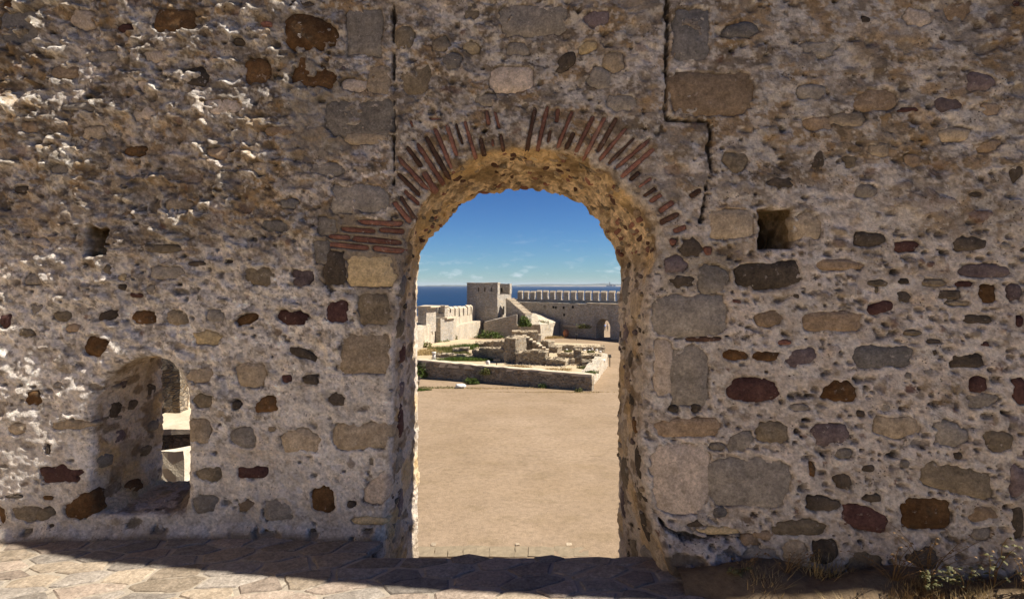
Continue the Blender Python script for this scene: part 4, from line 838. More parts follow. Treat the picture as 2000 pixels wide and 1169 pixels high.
# ---- tower
D0 = 122.0; th = R(27); c0 = np.array((X(972, D0), D0)); fr = np.array((-math.cos(th), math.sin(th))); bk_ = np.array((math.sin(th), math.cos(th)))
tower = tag(empty('square_tower', (c0[0], c0[1], ZC)), 'square grey stone tower with arrow slits standing against the sea', 'tower')
def TP(u, v): return tuple(c0 + fr * u + bk_ * v)
def tw(name, u0, u1, v0, v1, z0, z1, mat=M_GREY, seed=0, amp=.08, parent=tower): return rubble(name, [TP(u1, v0), TP(u0, v0), TP(u0, v1), TP(u1, v1)], z0, z1, mat, parent, .9, amp, .9, seed)
ZT = 2.1; zb = Z(575, D0); Lf = 7.7
tw('tower_body', 0, Lf, 0, 6.4, ZC - .5, zb, seed=31)
# upper front wall, pierced by three slits
slits = [(1.35, 1.75), (3.0, 3.4), (4.55, 4.95)]; cuts = [0.0]
for a, b2 in slits: cuts += [a, b2]
cuts.append(Lf); z_lo, z_hi = .35, 1.25
for i in range(len(cuts) - 1):
    if i % 2 == 0: tw('front_wall', cuts[i], cuts[i + 1], 0, 1.0, zb + .003, ZT, seed=33, amp=.03)
    else: tw('front_wall', cuts[i], cuts[i + 1], 0, 1.0, zb + .003, z_lo, seed=33, amp=.03); tw('lintel', cuts[i], cuts[i + 1], 0, 1.0, z_hi, ZT, seed=33, amp=.03)
tw('side_wall', Lf - 1.0, Lf, 1.01, 6.4, zb + .003, ZT, seed=36)
u0, u1 = 0, 3.0
tw('rear_wall', -.1, 3.6, 5.5, 6.5, zb + .003, ZT - .05, seed=38); tw('coping', -.05, Lf + .05, -.05, 1.05, ZT + .003, ZT + .2, M_CAP, seed=39, amp=.06)
wn_ = tw('window', 1.7, 2.2, 5.4, 5.49, .2, 1.1, M_DARK, seed=40, amp=0); tw('doorway', -.06, -.005, 2.3, 3.0, -4.6, -2.9, M_DARK, seed=41, amp=0)  # thin dark slabs; the shade of the openings is in their colour
# stair running down from the tower along the far wall
stair = tag(empty('wall_stair', (X(990, 124), 124, ZC)), 'stone stair running down beside the square tower to the court', 'stair')
for i in range(11):
    f = i / 10; px = 988 + 34 * f; d = 123 - 5 * f; z1 = Z(584 + 29 * f, d)
    a = np.array((X(px, d), d)); e2 = np.array((X(px + 3.4, d - .5), d - .5))
    rubble('step', strip(tuple(a), tuple(e2), 1.8), ZC, z1, M_GREY, stair, .9, .05, 1, 50 + i)
    rubble('tread', strip(tuple(a + (0, -.05)), tuple(e2 + (0, -.05)), 1.9), z1 + .003, z1 + .17, M_CAP, stair, .9, .04, 1, 70 + i)
# ---- left curtain wall
a0, a1 = (X(869, 100), 100.0), (X(950, 127), 127.0); lw = tag(empty('side_wall', (a0[0], a0[1], ZC)), 'sunlit crenellated side wall running back to the tower on the left', 'wall')
rubble('wall_body', strip(a0, a1, 2.6), ZC - .5, -5.9, M_WARM_LIT, lw, 1.0, .1, .9, 80)
dd = (np.array(a1) - a0) / np.linalg.norm(np.array(a1) - a0); nn_ = np.array((-dd[1], dd[0])); p0 = np.array(a0) + nn_ * 1.7; p1 = np.array(a1) + nn_ * 1.7
rubble('parapet', strip(tuple(p0), tuple(p1), .8), -5.95, -4.5, M_WARM_LIT, lw, 1.0, .06, .9, 83)
Lm = np.linalg.norm(p1 - p0) / 10.2; merlon_row(lw, tuple(p0), tuple(p1), -4.55, -2.9, Lm * .74, Lm * .26, .5, M_WARM_LIT, M_CAP, seed=90, first=.2)
# ---- turret and near stretch
tu = tag(empty('wall_turret', (X(860, 99), 99, ZC)), 'low turret with two merlons between the side wall and the near wall stretch', 'turret')
def quad(pxs, d0, d1, dep=2.5): return [(X(pxs[0], d0), d0), (X(pxs[1], d1), d1), (X(pxs[1], d1) + dep * .35, d1 + dep), (X(pxs[0], d0) + dep * .35, d0 + dep)]
rubble('buttress', quad((850, 860.5), 98, 97.6, 5), ZC - .4, Z(624, 98), M_GREY, tu, .9, .06, 1, 100)
rubble('buttress_lit_side', quad((860.5, 872), 98.5, 101.5, 4), ZC - .4, Z(622, 98), M_WARM_LIT, tu, .9, .06, 1, 101)  # sunlit side as its own piece, the sun put into its paler colour
rubble('platform', quad((838, 873), 99.4, 99.0, 4), Z(623, 99), Z(620, 99), M_CAP, tu, .9, .05, 1, 102)
rubble('parapet', quad((840, 868.5), 100.4, 100, 3), Z(620, 100) + .01, Z(612, 100), M_GREY, tu, .9, .05, 1, 103)
for p_ in ((841, 855), (857.5, 868.5)):
    m_ = rubble('merlon', quad(p_, 100.4, 100, 1.2), Z(612, 100) + .005, Z(599, 100), M_GREY, tu, .7, .06, 1, 104)
    c_ = rubble('cap', quad((p_[0] - .6, p_[1] + .6), 100.3, 99.9, 1.4), Z(599, 100) + .005, Z(596.5, 100), M_CAP, None, .7, .04, 1, 106); c_.parent = m_; c_.location = (0, 0, 0)
nw = tag(empty('near_wall_stretch', (X(830, 92), 92, ZC)), 'sunlit stretch of wall with one tall merlon beside the left gate jamb', 'wall')
b0, b1 = (X(806, 80), 80.0), (X(850, 98), 98.0)
rubble('wall_body', strip(b0, b1, 3), ZC - .4, [Z(655, 80), Z(627, 98), Z(627, 98), Z(655, 80)], M_WARM_LIT, nw, .9, .1, 1, 110)
rubble('merlon', quad((816, 833), 93, 92.6, 3.2), Z(650, 92), Z(601, 92), M_GREY, nw, .9, .06, 1, 112); rubble('cap', quad((815, 841), 92.9, 92.5, 3.4), Z(601, 92) + .01, Z(597.5, 92), M_CAP, nw, .9, .06, 1, 113)
rubble('merlon_lit_side', quad((833.2, 840), 93.4, 95.6, 2), Z(650, 92), Z(601, 92), M_WARM_LIT, nw, .9, .05, 1, 114)  # right side of the merlon, painted paler as if in the sun
# ---- big building shell in the middle
hall = tag(empty('ruined_hall', (X(1056, 114), 114, ZC)), 'roofless hall with a pale sloping top and sunlit gable, in the middle of the court', 'building')
C0, C1, C2 = (X(946, 121), 121.0), (X(1010, 117), 117.0), (X(1012, 128), 128.0)
rubble('front_wall', [C0, C1, (X(1014, 126), 126.), (X(955, 130), 130.)], ZC - .3, [Z(628, 121), Z(614, 117), Z(612, 126), Z(622, 130)], M_GREY, hall, 1.0, .1, .8, 120)
q0, q1, q2, q3 = (X(1008, 117.5), 117.5), (X(1056, 114), 114.0), (X(1101, 125), 125.0), (X(1010, 134), 134.0)
bm = bmesh.new(); zb_ = [Z(634, 117.5), Z(634, 114), Z(625.5, 125), Z(612, 134)]
bb = [bm.verts.new((*p, ZC - .3)) for p in (q0, q1, q2, q3)]; tt_ = [bm.verts.new((*p, z)) for p, z in zip((q0, q1, q2, q3), zb_)]
rp = bm.verts.new((X(1046, 128), 128, Z(608, 128))); rq = bm.verts.new((X(1018, 126), 126, Z(614, 126)))
for i in range(4): bm.faces.new((bb[i], bb[(i + 1) % 4], tt_[(i + 1) % 4], tt_[i]))
bm.faces.new((tt_[1], tt_[2], rp)); bm.faces.new((tt_[0], tt_[1], rp, rq)); bm.faces.new((tt_[2], tt_[3], rp)); bm.faces.new((tt_[3], tt_[0], rq)); bm.faces.new((tt_[3], rq, rp)); bm.faces.new(bb[::-1])
bmesh.ops.triangulate(bm, faces=bm.faces[:])
for _ in range(3): bmesh.ops.subdivide_edges(bm, edges=[e_ for e_ in bm.edges if e_.calc_length() > 1.3], cuts=1); bmesh.ops.triangulate(bm, faces=[f for f in bm.faces if len(f.verts) > 3])
jitter(bm, .14, .8, 122); link('gable', bm_mesh('gable', bm), M_WARM_LIT, hall)
rubble('side_wall', [(X(938, 126), 126), (X(947, 121.5), 121.5), (X(957, 129), 129), (X(948, 132), 132)], ZC, Z(630, 124), M_GREY, hall, 1, .12, .8, 125)
# ---- raised ruin terrace
ZP = -7.9
f0, f1, f2, f3 = (X(812, 66.5), 66.5), (X(1156, 58.2), 58.2), (X(1187, 76), 76.0), (X(1184, 93), 93.0)
rw = tag(empty('retaining_wall', (f1[0], f1[1], ZC)), 'low rubble retaining wall round the front of the ruins', 'wall')
rubble('front_wall', strip(f0, f1, .8), ZC - .2, [-7.15, -7.62, -7.62, -7.15], M_RUIN, rw, .5, .06, 1.6, 130)
rubble('side_wall', strip((f1[0], f1[1] + .82), f2, 1.3), ZC - .2, [-7.62, -7.35, -7.35, -7.62], M_WARM_LIT, rw, .6, .10, 1.5, 131)  # paler than the front, sun on this side put into the colour
sl_ = strip(f0, f1, .8); rubble('capping', [sl_[0], sl_[1], (sl_[2][0], sl_[2][1] + .4), (sl_[3][0], sl_[3][1] + .4)], -7.66, [-7.0, -7.47, -7.47, -7.0], M_CAP, rw, .7, .06, 1.6, 133)
bm = bmesh.new(); tp = [(f0[0], f0[1] + .9), (f1[0] - .6, f1[1] + .9), (f2[0] - 1, f2[1]), (f3[0] - 1, f3[1]), (X(900, 102), 102), (X(812, 90), 90)]
prism(bm, tp, ZC, ZP); M_TERR = mat_plain('trodden pale earth', lin(196, 176, 146), lin(172, 152, 118), .7, .06); tag(link('ruin_ground', bm_mesh('ruin_ground', bm), M_TERR), kind='structure')
# ruined walls: name, px left/right at base, base row left/right, top row left/right, thickness, material, label
RW = [
 (1007, 1066, 711, 713, 686.5, 686.5, 1.6, 'low square-cornered ruin wall in front of the white column stub'),
 (1066.5, 1104, 713.5, 715.5, 700, 702, 1.2, 'lower return of ruin wall ending at the loose white stones'),
 (985, 1006.5, 708, 709, 664, 658, 4.5, 'tallest dark ruin pier left of the square-cornered wall'),
 (922, 983, 699, 706, 681.5, 680, 1.1, 'ruin wall with a pale ragged end behind the dark sign board'),
 (983, 992.5, 707, 708, 686, 688, .9, 'short sunlit wall stub right of the dark sign board'),
 (961, 988, 684, 686, 668, 666, 2.6, 'ragged heap-topped wall behind the dark sign board'),
 (884, 915, 690, 690, 681, 680, 1.3, 'short low wall in the grass left of the middle'),
 (928, 962, 678, 679, 668.5, 668.5, 1.5, 'low back wall under the hall at left'),
 (846, 925, 697, 701, 691.5, 694, .9, 'long low kerb wall right of the white pedestal'),
 (1000, 1050, 668, 668, 647, 648, 3.0, 'flat-topped ruin block below the green bush'),
 (1050, 1057, 668, 668, 654, 655, 2.6, 'narrow step block between bush and sunlit gable'),
 (1056, 1071, 682, 683, 666.5, 667, 2.0, 'step block in the middle of the stepped ruin'),
 (1071, 1089, 688, 689, 677.5, 678.5, 1.8, 'lowest step block of the stepped ruin'),
 (1072, 1181, 684.5, 684.5, 675.5, 676.5, 1.1, 'long thin wall behind the row of white stones'),
 (1088, 1123, 698, 699, 690.5, 691.5, 1.2, 'thin wall left of the square dark pillar'),
 (1136, 1174, 702, 703, 691.5, 693, 1.2, 'thin wall right of the square dark pillar'),
 (1122.5, 1135.5, 711, 711, 683, 683, 1.2, 'square dark pillar standing among thin ruin walls'),
 (1112, 1122, 712, 712, 702, 703, .9, 'dark low wall stub left of the pillar foot'),
 (1136, 1156, 714, 714, 704, 705, 1.0, 'dark low wall stub right of the pillar foot'),
]
rwg = 'ruined walls inside the court'
for i, (pa, pb, ya, yb, ta, tb, thk, lab) in enumerate(RW):
    da, db = gd(ya, ZP), gd(yb, ZP); a, b2 = (X(pa, da), da), (X(pb, db), db); za, zb2 = Z(ta, da), Z(tb, db)
    root = tag(empty('ruined_wall', (a[0], a[1], ZP)), lab, 'ruin', rwg); fp = strip(a, b2, thk)
    # broken tops: several lifts of different height
    n = max(1, int((pb - pa) / 14)); aa, bb_ = np.array(a), np.array(b2)
    for k in range(n):
        f, g2 = k / n, (k + 1) / n; z = za + (zb2 - za) * (f + g2) / 2; dz = random.uniform(-.22, .1) if n > 1 else 0
        s_ = strip(tuple(aa + (bb_ - aa) * f), tuple(aa + (bb_ - aa) * g2), thk)
        rubble('masonry', s_, ZP - .2, z + dz, M_RUIN if pb - pa > 11 else M_GREY, root, .42, .085, 1.7, 140 + i * 5 + k)
        s2 = strip(tuple(aa + (bb_ - aa) * f + (0, -.04)), tuple(aa + (bb_ - aa) * g2 + (.05, -.04)), thk + .1)
        rubble('capping', s2, z + dz - .12, z + dz + .06, M_RCAP, root, .4, .10, 2.0, 260 + i * 5 + k)
    rr_ = random.Random(50 + i); bm = bmesh.new()
    for k in range(int((pb - pa) * 1.1) + 8):
        f = rr_.random(); c = aa + (bb_ - aa) * f; z = za + (zb2 - za) * f; sz = rr_.uniform(.05, .14); top_ = rr_.random() < .7
        m4 = Matrix.Translation((c[0], c[1] + (rr_.uniform(.05, thk * .6) if top_ else -rr_.uniform(.1, .7)), (z + .1) if top_ else ZP + .03)) @ Matrix.Rotation(rr_.random() * 3, 4, 'Z') @ Matrix.Diagonal((sz * 1.3, sz, sz * .7, 1))
        bmesh.ops.create_icosphere(bm, subdivisions=1, radius=1, matrix=m4)
    jitter(bm, .07, 6, i); tag(link('loose_rubble', bm_mesh('loose_rubble', bm), M_RCAP if i % 2 else M_RUIN, root), kind='stuff')
# stepped ruin stair falling to the right
ss = tag(empty('stepped_ruin', (X(1045, 74), 74, ZP)), 'broken stair of pale steps falling to the right above the ruin walls', 'stair')
for i in range(8):
    f = i / 7; px = 1021 + 44 * f; d = 77 - 2.5 * f; z1 = Z(657 + 28 * f, d)
    s_ = strip((X(px, d), d), (X(px + 7.2, d), d), 1.6); rubble('step', s_, ZP - .1, z1, M_RUIN, ss, .5, .06, 1.5, 300 + i)
    s_ = strip((X(px - .4, d - .06), d - .06), (X(px + 7.5, d - .06), d - .06), 1.5); rubble('tread', s_, z1 - .02, z1 + .15, M_CAP, ss, .5, .07, 1.5, 320 + i)
# kerb of flat stones at the courtyard end below the gate
M_KERB = mat_plain('worn grey kerb stone', lin(126, 112, 90), lin(146, 130, 106), 4, .02); kd = gd(1076, ZC); kb = tag(empty('stone_kerb', (X(820, kd), kd, ZC)), 'edge of flat grey kerb stones on the sandy ground just below the gate', 'kerb')
px = 770
while px < 1140:
    w = random.uniform(24, 52); d = gd(1082, ZC); d2 = gd(1068, ZC)
    rubble('kerb_stone', [(X(px + .3, d), d - .25), (X(px + w - .3, d), d - .25), (X(px + w - .3, d2), d2), (X(px + .3, d2), d2)], ZC - .1, ZC + random.uniform(.035, .05), M_KERB, kb, .22, .025, 4, int(px)); px += w
for px in range(842, 1130, 33): 
    if random.random() < .6:
        d = gd(1066, ZC); rubble('set_stone', strip((X(px, d), d), (X(px + random.uniform(6, 13), d), d), .25), ZC - .05, ZC + random.uniform(.02, .06), S['ta'], kb, .15, .04, 4, px)

# ---- small things
def lathe(name, prof, mat, loc, parent=None, n=20):
    bm = bmesh.new(); rings = [[bm.verts.new((r_ * math.cos(2 * math.pi * k / n), r_ * math.sin(2 * math.pi * k / n), z)) for k in range(n)] for r_, z in prof]
    for a, b2 in zip(rings[:-1], rings[1:]):
        for k in range(n): bm.faces.new((a[k], a[(k + 1) % n], b2[(k + 1) % n], b2[k]))
    bm.faces.new(rings[0][::-1]); bm.faces.new(rings[-1]); me = bm_mesh(name, bm, True); o = link(name, me, mat, parent, loc); return o
d = 119.0; jar = tag(lathe('clay_jar', [(.35, 0), (.55, .25), (.95, 1.0), (1.08, 1.6), (1.0, 2.2), (.72, 2.65), (.5, 2.8), (.55, 2.95), (.48, 3.0), (.42, 2.85)], M_CLAY, (X(1105.5, 118), 118.0, ZC)), 'big terracotta storage jar by the corner of the sunlit gable', 'jar')
jar.scale = (.62, .62, .56)
def rock(name, loc, s, mat, lab, cat, group=None, seed=0, parent=None):
    bm = bmesh.new(); bmesh.ops.create_icosphere(bm, subdivisions=3, radius=1)
    for v in bm.verts:
        p = v.co; m = max(abs(p.x), abs(p.y), abs(p.z)); v.co = p * (.55 + .45 / m * .8)
    jitter(bm, .22, 1.3, seed); 
    for v in bm.verts: v.co.x *= s[0]; v.co.y *= s[1]; v.co.z = v.co.z * s[2] + s[2] * .8
    o = link(name, bm_mesh(name, bm, True), mat, parent, loc)
    if lab: tag(o, lab, cat, group)
    return o
# white pedestal
d = gd(704, ZP); ped = tag(empty('marble_pedestal', (X(847.5, d), d, ZP)), 'white marble pedestal standing near the left gate jamb', 'pedestal')
for nm, pr in (('base', [(.42, 0), (.42, .14), (.36, .2)]), ('shaft', [(.33, .203), (.27, .55), (.28, .95)]), ('top', [(.36, .953), (.38, 1.02), (.36, 1.1)])):
    o = lathe(nm, pr, M_MARBLE, (0, 0, 0), ped, 4); o.rotation_euler = (0, 0, R(50))
d = gd(717, ZP); tor = tag(empty('statue_fragment', (X(953, d), d, ZP)), 'white marble statue fragment left of the dark sign board', 'statue')
lathe('base', [(.3, 0), (.3, .16), (.24, .2)], M_MARBLE, (0, 0, 0), tor, 8); rock('torso', (0, 0, .18), (.24, .2, .38), M_MARBLE, None, None, None, 3, tor)
# column stub with a broad cap
d = gd(684, ZP); cs = tag(empty('column_stub', (X(1015.5, d), d, Z(680, d))), 'white column stub with a wide broken capital on the ruin wall', 'column')
lathe('shaft', [(.2, -.9), (.19, .6)], M_MARBLE, (0, 0, 0), cs, 12); rock('capital', (0, 0, .55), (.62, .4, .22), M_MARBLE, None, None, None, 8, cs)
ZG = gd(684, ZP)
for i, (px, py, w, hh, lab) in enumerate(((1098, 684, .28, .22, 'flat white stone leftmost in the row before the long thin wall'), (1107, 685, .2, .3, 'second white stone of the row from the left'), (1114, 684, .16, .42, 'slim upright white stone left of the pillar'), (1142, 685, .26, .2, 'low white stone just right of the pillar'),
        (1151, 686, .22, .3, 'blocky white stone right of the low one'), (1157, 685, .16, .42, 'slim upright white stone right of the pillar'), (1165, 686, .2, .34, 'white stone second from the right end of the row'), (1172, 688, .24, .26, 'white stone rightmost in the row'), (1113, 706, .45, .3, 'pale loose stone block at the end of the lower return wall'),
        (1178, 707, .3, .4, 'upright white stones beside the dark post at the terrace corner'), (1152, 722, .5, .22, 'flat white stone on the front corner of the retaining wall'), (990, 722, .3, .16, 'small white stone on the earth before the ruin walls'), (1008, 722, .55, .06, 'flat white slab lying before the ruin walls'), (925, 690, .2, .5, 'leaning white stone left of the ragged wall'))):
    d = gd(py, ZP); rock('white_stone', (X(px, d), d, ZP - .03), (w, w * .8, hh * .6), M_MARBLE, lab, 'stone', 'white marble pieces laid out in the ruins', 400 + i)
d = gd(757, ZC); rock('marble_block', (X(899, d), d, ZC - .05), (.62, .4, .27), M_MARBLE, 'white marble block lying on the sandy ground before the retaining wall', 'stone', None, 31)
# sign boards on posts
def sign(px, py, zg, hh, w, lab):
    d = gd(py, zg); r_ = tag(empty('sign_board', (X(px, d), d, zg)), lab, 'sign', 'visitor sign boards')
    bm = bmesh.new(); prism(bm, [(-.05, -.05), (.05, -.05), (.05, .05), (-.05, .05)], 0, hh * .8); link('post', bm_mesh('post', bm), M_DARK, r_, (0, 0, 0))
    bm = bmesh.new(); v_ = [bm.verts.new(p) for p in ((-w, -.14, hh * .8), (w, -.14, hh * .8), (w, .2, hh), (-w, .2, hh), (-w, -.14, hh * .8 + .06), (w, -.14, hh * .8 + .06), (w, .2, hh + .06), (-w, .2, hh + .06))]
    for f in ((0, 1, 2, 3), (4, 7, 6, 5), (0, 4, 5, 1), (1, 5, 6, 2), (2, 6, 7, 3), (3, 7, 4, 0)): bm.faces.new([v_[k] for k in f])
    link('panel', bm_mesh('panel', bm), M_DARK, r_, (0, 0, 0))
sign(970, 719, ZP, 1.0, .38, 'dark sign board on a post right of the statue fragment'); sign(1126, 664, ZC, 1.25, .3, 'sign board on a post in the open court before the far gate'); sign(1191, 716, ZC, 1.55, .2, 'dark sign post on the path by the right gate jamb')
# bench
d = gd(752, ZC); bench = tag(empty('park_bench', (X(806, d), d, ZC)), 'slatted bench half hidden by the left gate jamb below the shrub', 'bench')
def box(name, x0, x1, y0, y1, z0, z1, mat, parent):
    bm = bmesh.new(); prism(bm, [(x0, y0), (x1, y0), (x1, y1), (x0, y1)], z0, z1); return link(name, bm_mesh(name, bm), mat, parent, (0, 0, 0))
for k in range(3): box('seat_slat', -.8, .8, -.25 + k * .17, -.11 + k * .17, .43, .47, M_WOOD, bench)
for k in range(3): box('back_slat', -.8, .8, .27, .31, .55 + k * .14, .65 + k * .14, M_WOOD, bench)
for x in (-.65, .6):
    box('leg', x, x + .06, -.24, -.18, 0, .427, M_DARK, bench); box('leg', x, x + .06, .315, .37, 0, .95, M_DARK, bench); box('rail', x, x + .06, -.24, .31, .37, .425, M_DARK, bench)

# ---- people in the far gate
def person(px, d, top, trousers, lab, face=0, seed=0, hh=1.7):
    M_SKIN = mat_plain('skin', lin(190, 142, 112), lin(176, 128, 100)); M_T = mat_plain('shirt cloth', top, tuple(c * .85 for c in top)); M_P = mat_plain('trouser cloth', trousers, tuple(c * .85 for c in trousers))
    s = hh / 1.7; vs = [(0, 0, .92), (0, 0, 1.12), (0, .01, 1.36), (0, .01, 1.46), (0, 0, 1.56), (0, -.01, 1.66), (.09, 0, .88), (.10, .03 + .06 * seed, .48), (.10, .1 * seed, .06), (.11, -.12 + .1 * seed, .03), (-.09, 0, .88), (-.10, -.03, .48), (-.10, -.06 * seed, .06), (-.11, -.18, .03),
        (.19, .01, 1.38), (.25, .02, 1.1), (.24, -.08, .86), (-.19, .01, 1.38), (-.25, .02, 1.1), (-.22, -.12, .88)]
    es = [(0, 1), (1, 2), (2, 3), (3, 4), (4, 5), (0, 6), (6, 7), (7, 8), (8, 9), (0, 10), (10, 11), (11, 12), (12, 13), (2, 14), (14, 15), (15, 16), (2, 17), (17, 18), (18, 19)]
    rad = [(.15, .11), (.14, .1), (.16, .11), (.055, .055), (.085, .1), (.07, .08), (.085, .085), (.06, .065), (.04, .045), (.035, .035), (.085, .085), (.06, .065), (.04, .045), (.035, .035), (.06, .06), (.042, .042), (.035, .035), (.06, .06), (.042, .042), (.035, .035)]
    me = bpy.data.meshes.new('person'); me.from_pydata([(x * s, y * s, z * s) for x, y, z in vs], es, []); o = link('person', me, [M_T, M_P, M_SKIN], None, (X(px, d), d, ZC + .02)); o.rotation_euler = (0, 0, face)
    m_ = o.modifiers.new('Skin', 'SKIN'); o.modifiers.new('Subdivision', 'SUBSURF').levels = 1
    for k, r_ in enumerate(rad): me.skin_vertices[0].data[k].radius = (r_[0] * s, r_[1] * s)
    me.skin_vertices[0].data[0].use_root = True
    dg = bpy.context.evaluated_depsgraph_get(); em = bpy.data.meshes.new_from_object(o.evaluated_get(dg)); o.modifiers.clear(); o.data = em; em.name = 'person'
    if len(em.materials) < 3:
        em.materials.clear(); [em.materials.append(q_) for q_ in (M_T, M_P, M_SKIN)]
    for p in em.polygons:
        z = p.center.z / s; p.material_index = 2 if z > 1.44 or (abs(p.center.x / s) > .18 and z < 1.0) else (1 if z < .94 else 0); p.use_smooth = True
    tag(o, lab, 'person')
    bm = bmesh.new(); bmesh.ops.create_uvsphere(bm, u_segments=10, v_segments=6, radius=.098 * s)
    for v in bm.verts: v.co += Vector((0, .02, 1.66 * s))
    link('hair', bm_mesh('hair', bm, True), mat_plain('dark hair', lin(40, 30, 24), lin(54, 42, 34)), o, (0, 0, 0))
person(1181.5, 136, lin(150, 170, 210), lin(70, 76, 96), 'person in a light blue shirt seen through the far gate', .3, 1)
person(1186.5, 134, lin(196, 190, 182), lin(96, 92, 86), 'person in a pale top at the right in the far gate', -.6, 0)

# ---- outworks seen through the small window on the left
M_OUT = mat_masonry('pitted outwork masonry', lin(150, 136, 116), 11.0, .45, joint=(.2, .17, .14), bump=.03)
def ZZ(py, d): return Z(py, d)
M_OUTP_LIT = mat_plain('pale sunlit outwork stone', lin(196, 182, 158), lin(220, 208, 186), 9, .02)  # paler copy for the sunlit pier face and block, light in the colour
ow = tag(empty('parapet_ruin', (X(350, 7.5), 7.5, -3)), 'stepped parapet masonry seen through the small arched window', 'ruin')
def owb(name, p0, p1, d, dep, y0, y1, mat, seed, amp=.012, sh=0): rubble(name, [(X(p0, d), d), (X(p1, d), d + sh), (X(p1, d) + dep * -.05, d + dep), (X(p0, d) + dep * -.05, d + dep)], ZZ(y0, d), ZZ(y1, d), mat, ow, .12, amp, 7, seed)
owb('pier', 250, 351, 8.6, 2.0, 830, 640, M_OUT, 500); owb('pier_lit_side', 351.5, 420, 8.75, 2.0, 830, 728, M_OUTP_LIT, 501, .014, .9)
owb('ledge', 240, 430, 7.6, 2.2, 848, 838, M_CAP, 502, .012); owb('lower_wall', 250, 440, 7.8, 1.5, 1150, 848, M_OUT, 503, .014)
owb('block', 290, 351, 6.9, .1, 1150, 886, M_OUTP_LIT, 504, .012, .5)

# ==================================================================  PLANTS
def leaf_mass(name, loc, size, n, leaf, mat, seed, parent=None):
    r_ = np.random.default_rng(seed); P = r_.normal(size=(n, 3)); P /= np.linalg.norm(P, axis=1)[:, None]; P *= (r_.random(n) ** .35)[:, None]
    P *= (1 + .35 * fbm3(P, 1.7, seed, 2))[:, None]; P[:, 2] = np.abs(P[:, 2] + .15); P *= np.array(size)
    a = r_.normal(size=(n, 3)); a /= np.linalg.norm(a, axis=1)[:, None]; b3 = np.cross(a, r_.normal(size=(n, 3))); b3 /= np.linalg.norm(b3, axis=1)[:, None]
    l = leaf * (.6 + .8 * r_.random(n))[:, None]; V_ = np.stack([P - a * l, P + b3 * l * .45, P + a * l, P - b3 * l * .45], 1).reshape(-1, 3)
    me = np_mesh(name, V_, np.arange(n * 4).reshape(-1, 4), False); return link(name, me, mat, parent, loc)
def stems(name, pts_list, rad, mat, parent, loc=(0, 0, 0)):
    bm = bmesh.new()
    for pts in pts_list:
        prev = None; n = len(pts)
        for i, p in enumerate(pts):
            r0 = rad * (1 - .65 * i / n); ring = [bm.verts.new((p[0] + r0 * math.cos(a), p[1] + r0 * math.sin(a), p[2])) for a in (0, 2.1, 4.2)]
            if prev: [bm.faces.new((prev[k], prev[(k + 1) % 3], ring[(k + 1) % 3], ring[k])) for k in range(3)]
            prev = ring
    return link(name, bm_mesh(name, bm, True), mat, parent, loc)
def bush(name, px, d, z, size, n, leaf, mat, lab, seed, cat='shrub'):
    o = tag(empty(name, (X(px, d), d, z)), lab, cat); leaf_mass('crown', (0, 0, 0), size, n, leaf, mat, seed, o)
    stems('stem', [[(0, 0, -.05), (random.uniform(-.2, .2) * size[0], 0, size[2] * .4), (random.uniform(-.5, .5) * size[0], 0, size[2] * .8)] for _ in range(4)], .05 * size[2], M_DRYWEED, o); return o
bush('green_bush', 1025, 112.5, Z(637, 112.5), (1.25, 1.2, 1.75), 1500, .16, M_GREEN, 'round green bush growing on the ruined hall wall', 1)
bush('creeping_shrub', 1057, 118, Z(633, 118), (1.9, 1.2, .7), 900, .13, M_OLIVE, 'low spreading shrub on the ledge right of the round bush', 2)
bush('shrub', 822, gd(738, ZC), ZC + .2, (1.3, .9, 1.5), 1500, .12, M_GREEN, 'dark green shrub over the retaining wall beside the left gate jamb', 3)
bush('shrub', 921, gd(749.5, ZC) , ZC, (.9, .4, .7), 700, .09, M_GREEN, 'dark low shrub at the foot of the retaining wall behind the marble block', 4)
bush('wall_plant', 948, 62.6, -8.1, (.7, .35, .7), 500, .09, M_OLIVE, 'plant hanging on the middle of the retaining wall', 5)
bush('wall_plant', 886, 105, ZC, (.7, .5, 1.9), 500, .16, M_OLIVE, 'thin weed standing against the sunlit side wall', 6)
bush('shrub', 828, 88, ZC + .5, (1.3, .8, 1.7), 800, .16, M_OLIVE, 'pale weedy shrub before the near wall stretch', 7)
bush('shrub', 869, 97, ZC, (1.4, .8, 1.3), 800, .15, M_GREEN, 'green shrub at the foot of the low turret', 8)
bush('wall_plant', 1140, 115, -7.0, (1.5, .5, .8), 500, .15, M_OLIVE, 'plant growing from the ledge of the far curtain wall', 9)
bush('wall_plant', 1155, 60.3, -7.6, (.8, .6, .3), 500, .07, M_GREEN, 'small green plant on the front corner of the retaining wall', 10)
bush('wall_plant', 1130, 57.7, ZC, (.5, .25, .4), 300, .06, M_OLIVE, 'small weed at the foot of the retaining wall near its right corner', 12)
bush('wall_plant', 1060, 59.9, ZC, (.5, .25, .45), 300, .06, M_GREEN, 'small weed at the foot of the retaining wall near its middle', 13)
bush('shrub', 955, 116, ZC, (3.0, .8, 1.4), 900, .18, M_GREEN, 'dark growth along the foot of the ruined hall front', 14)
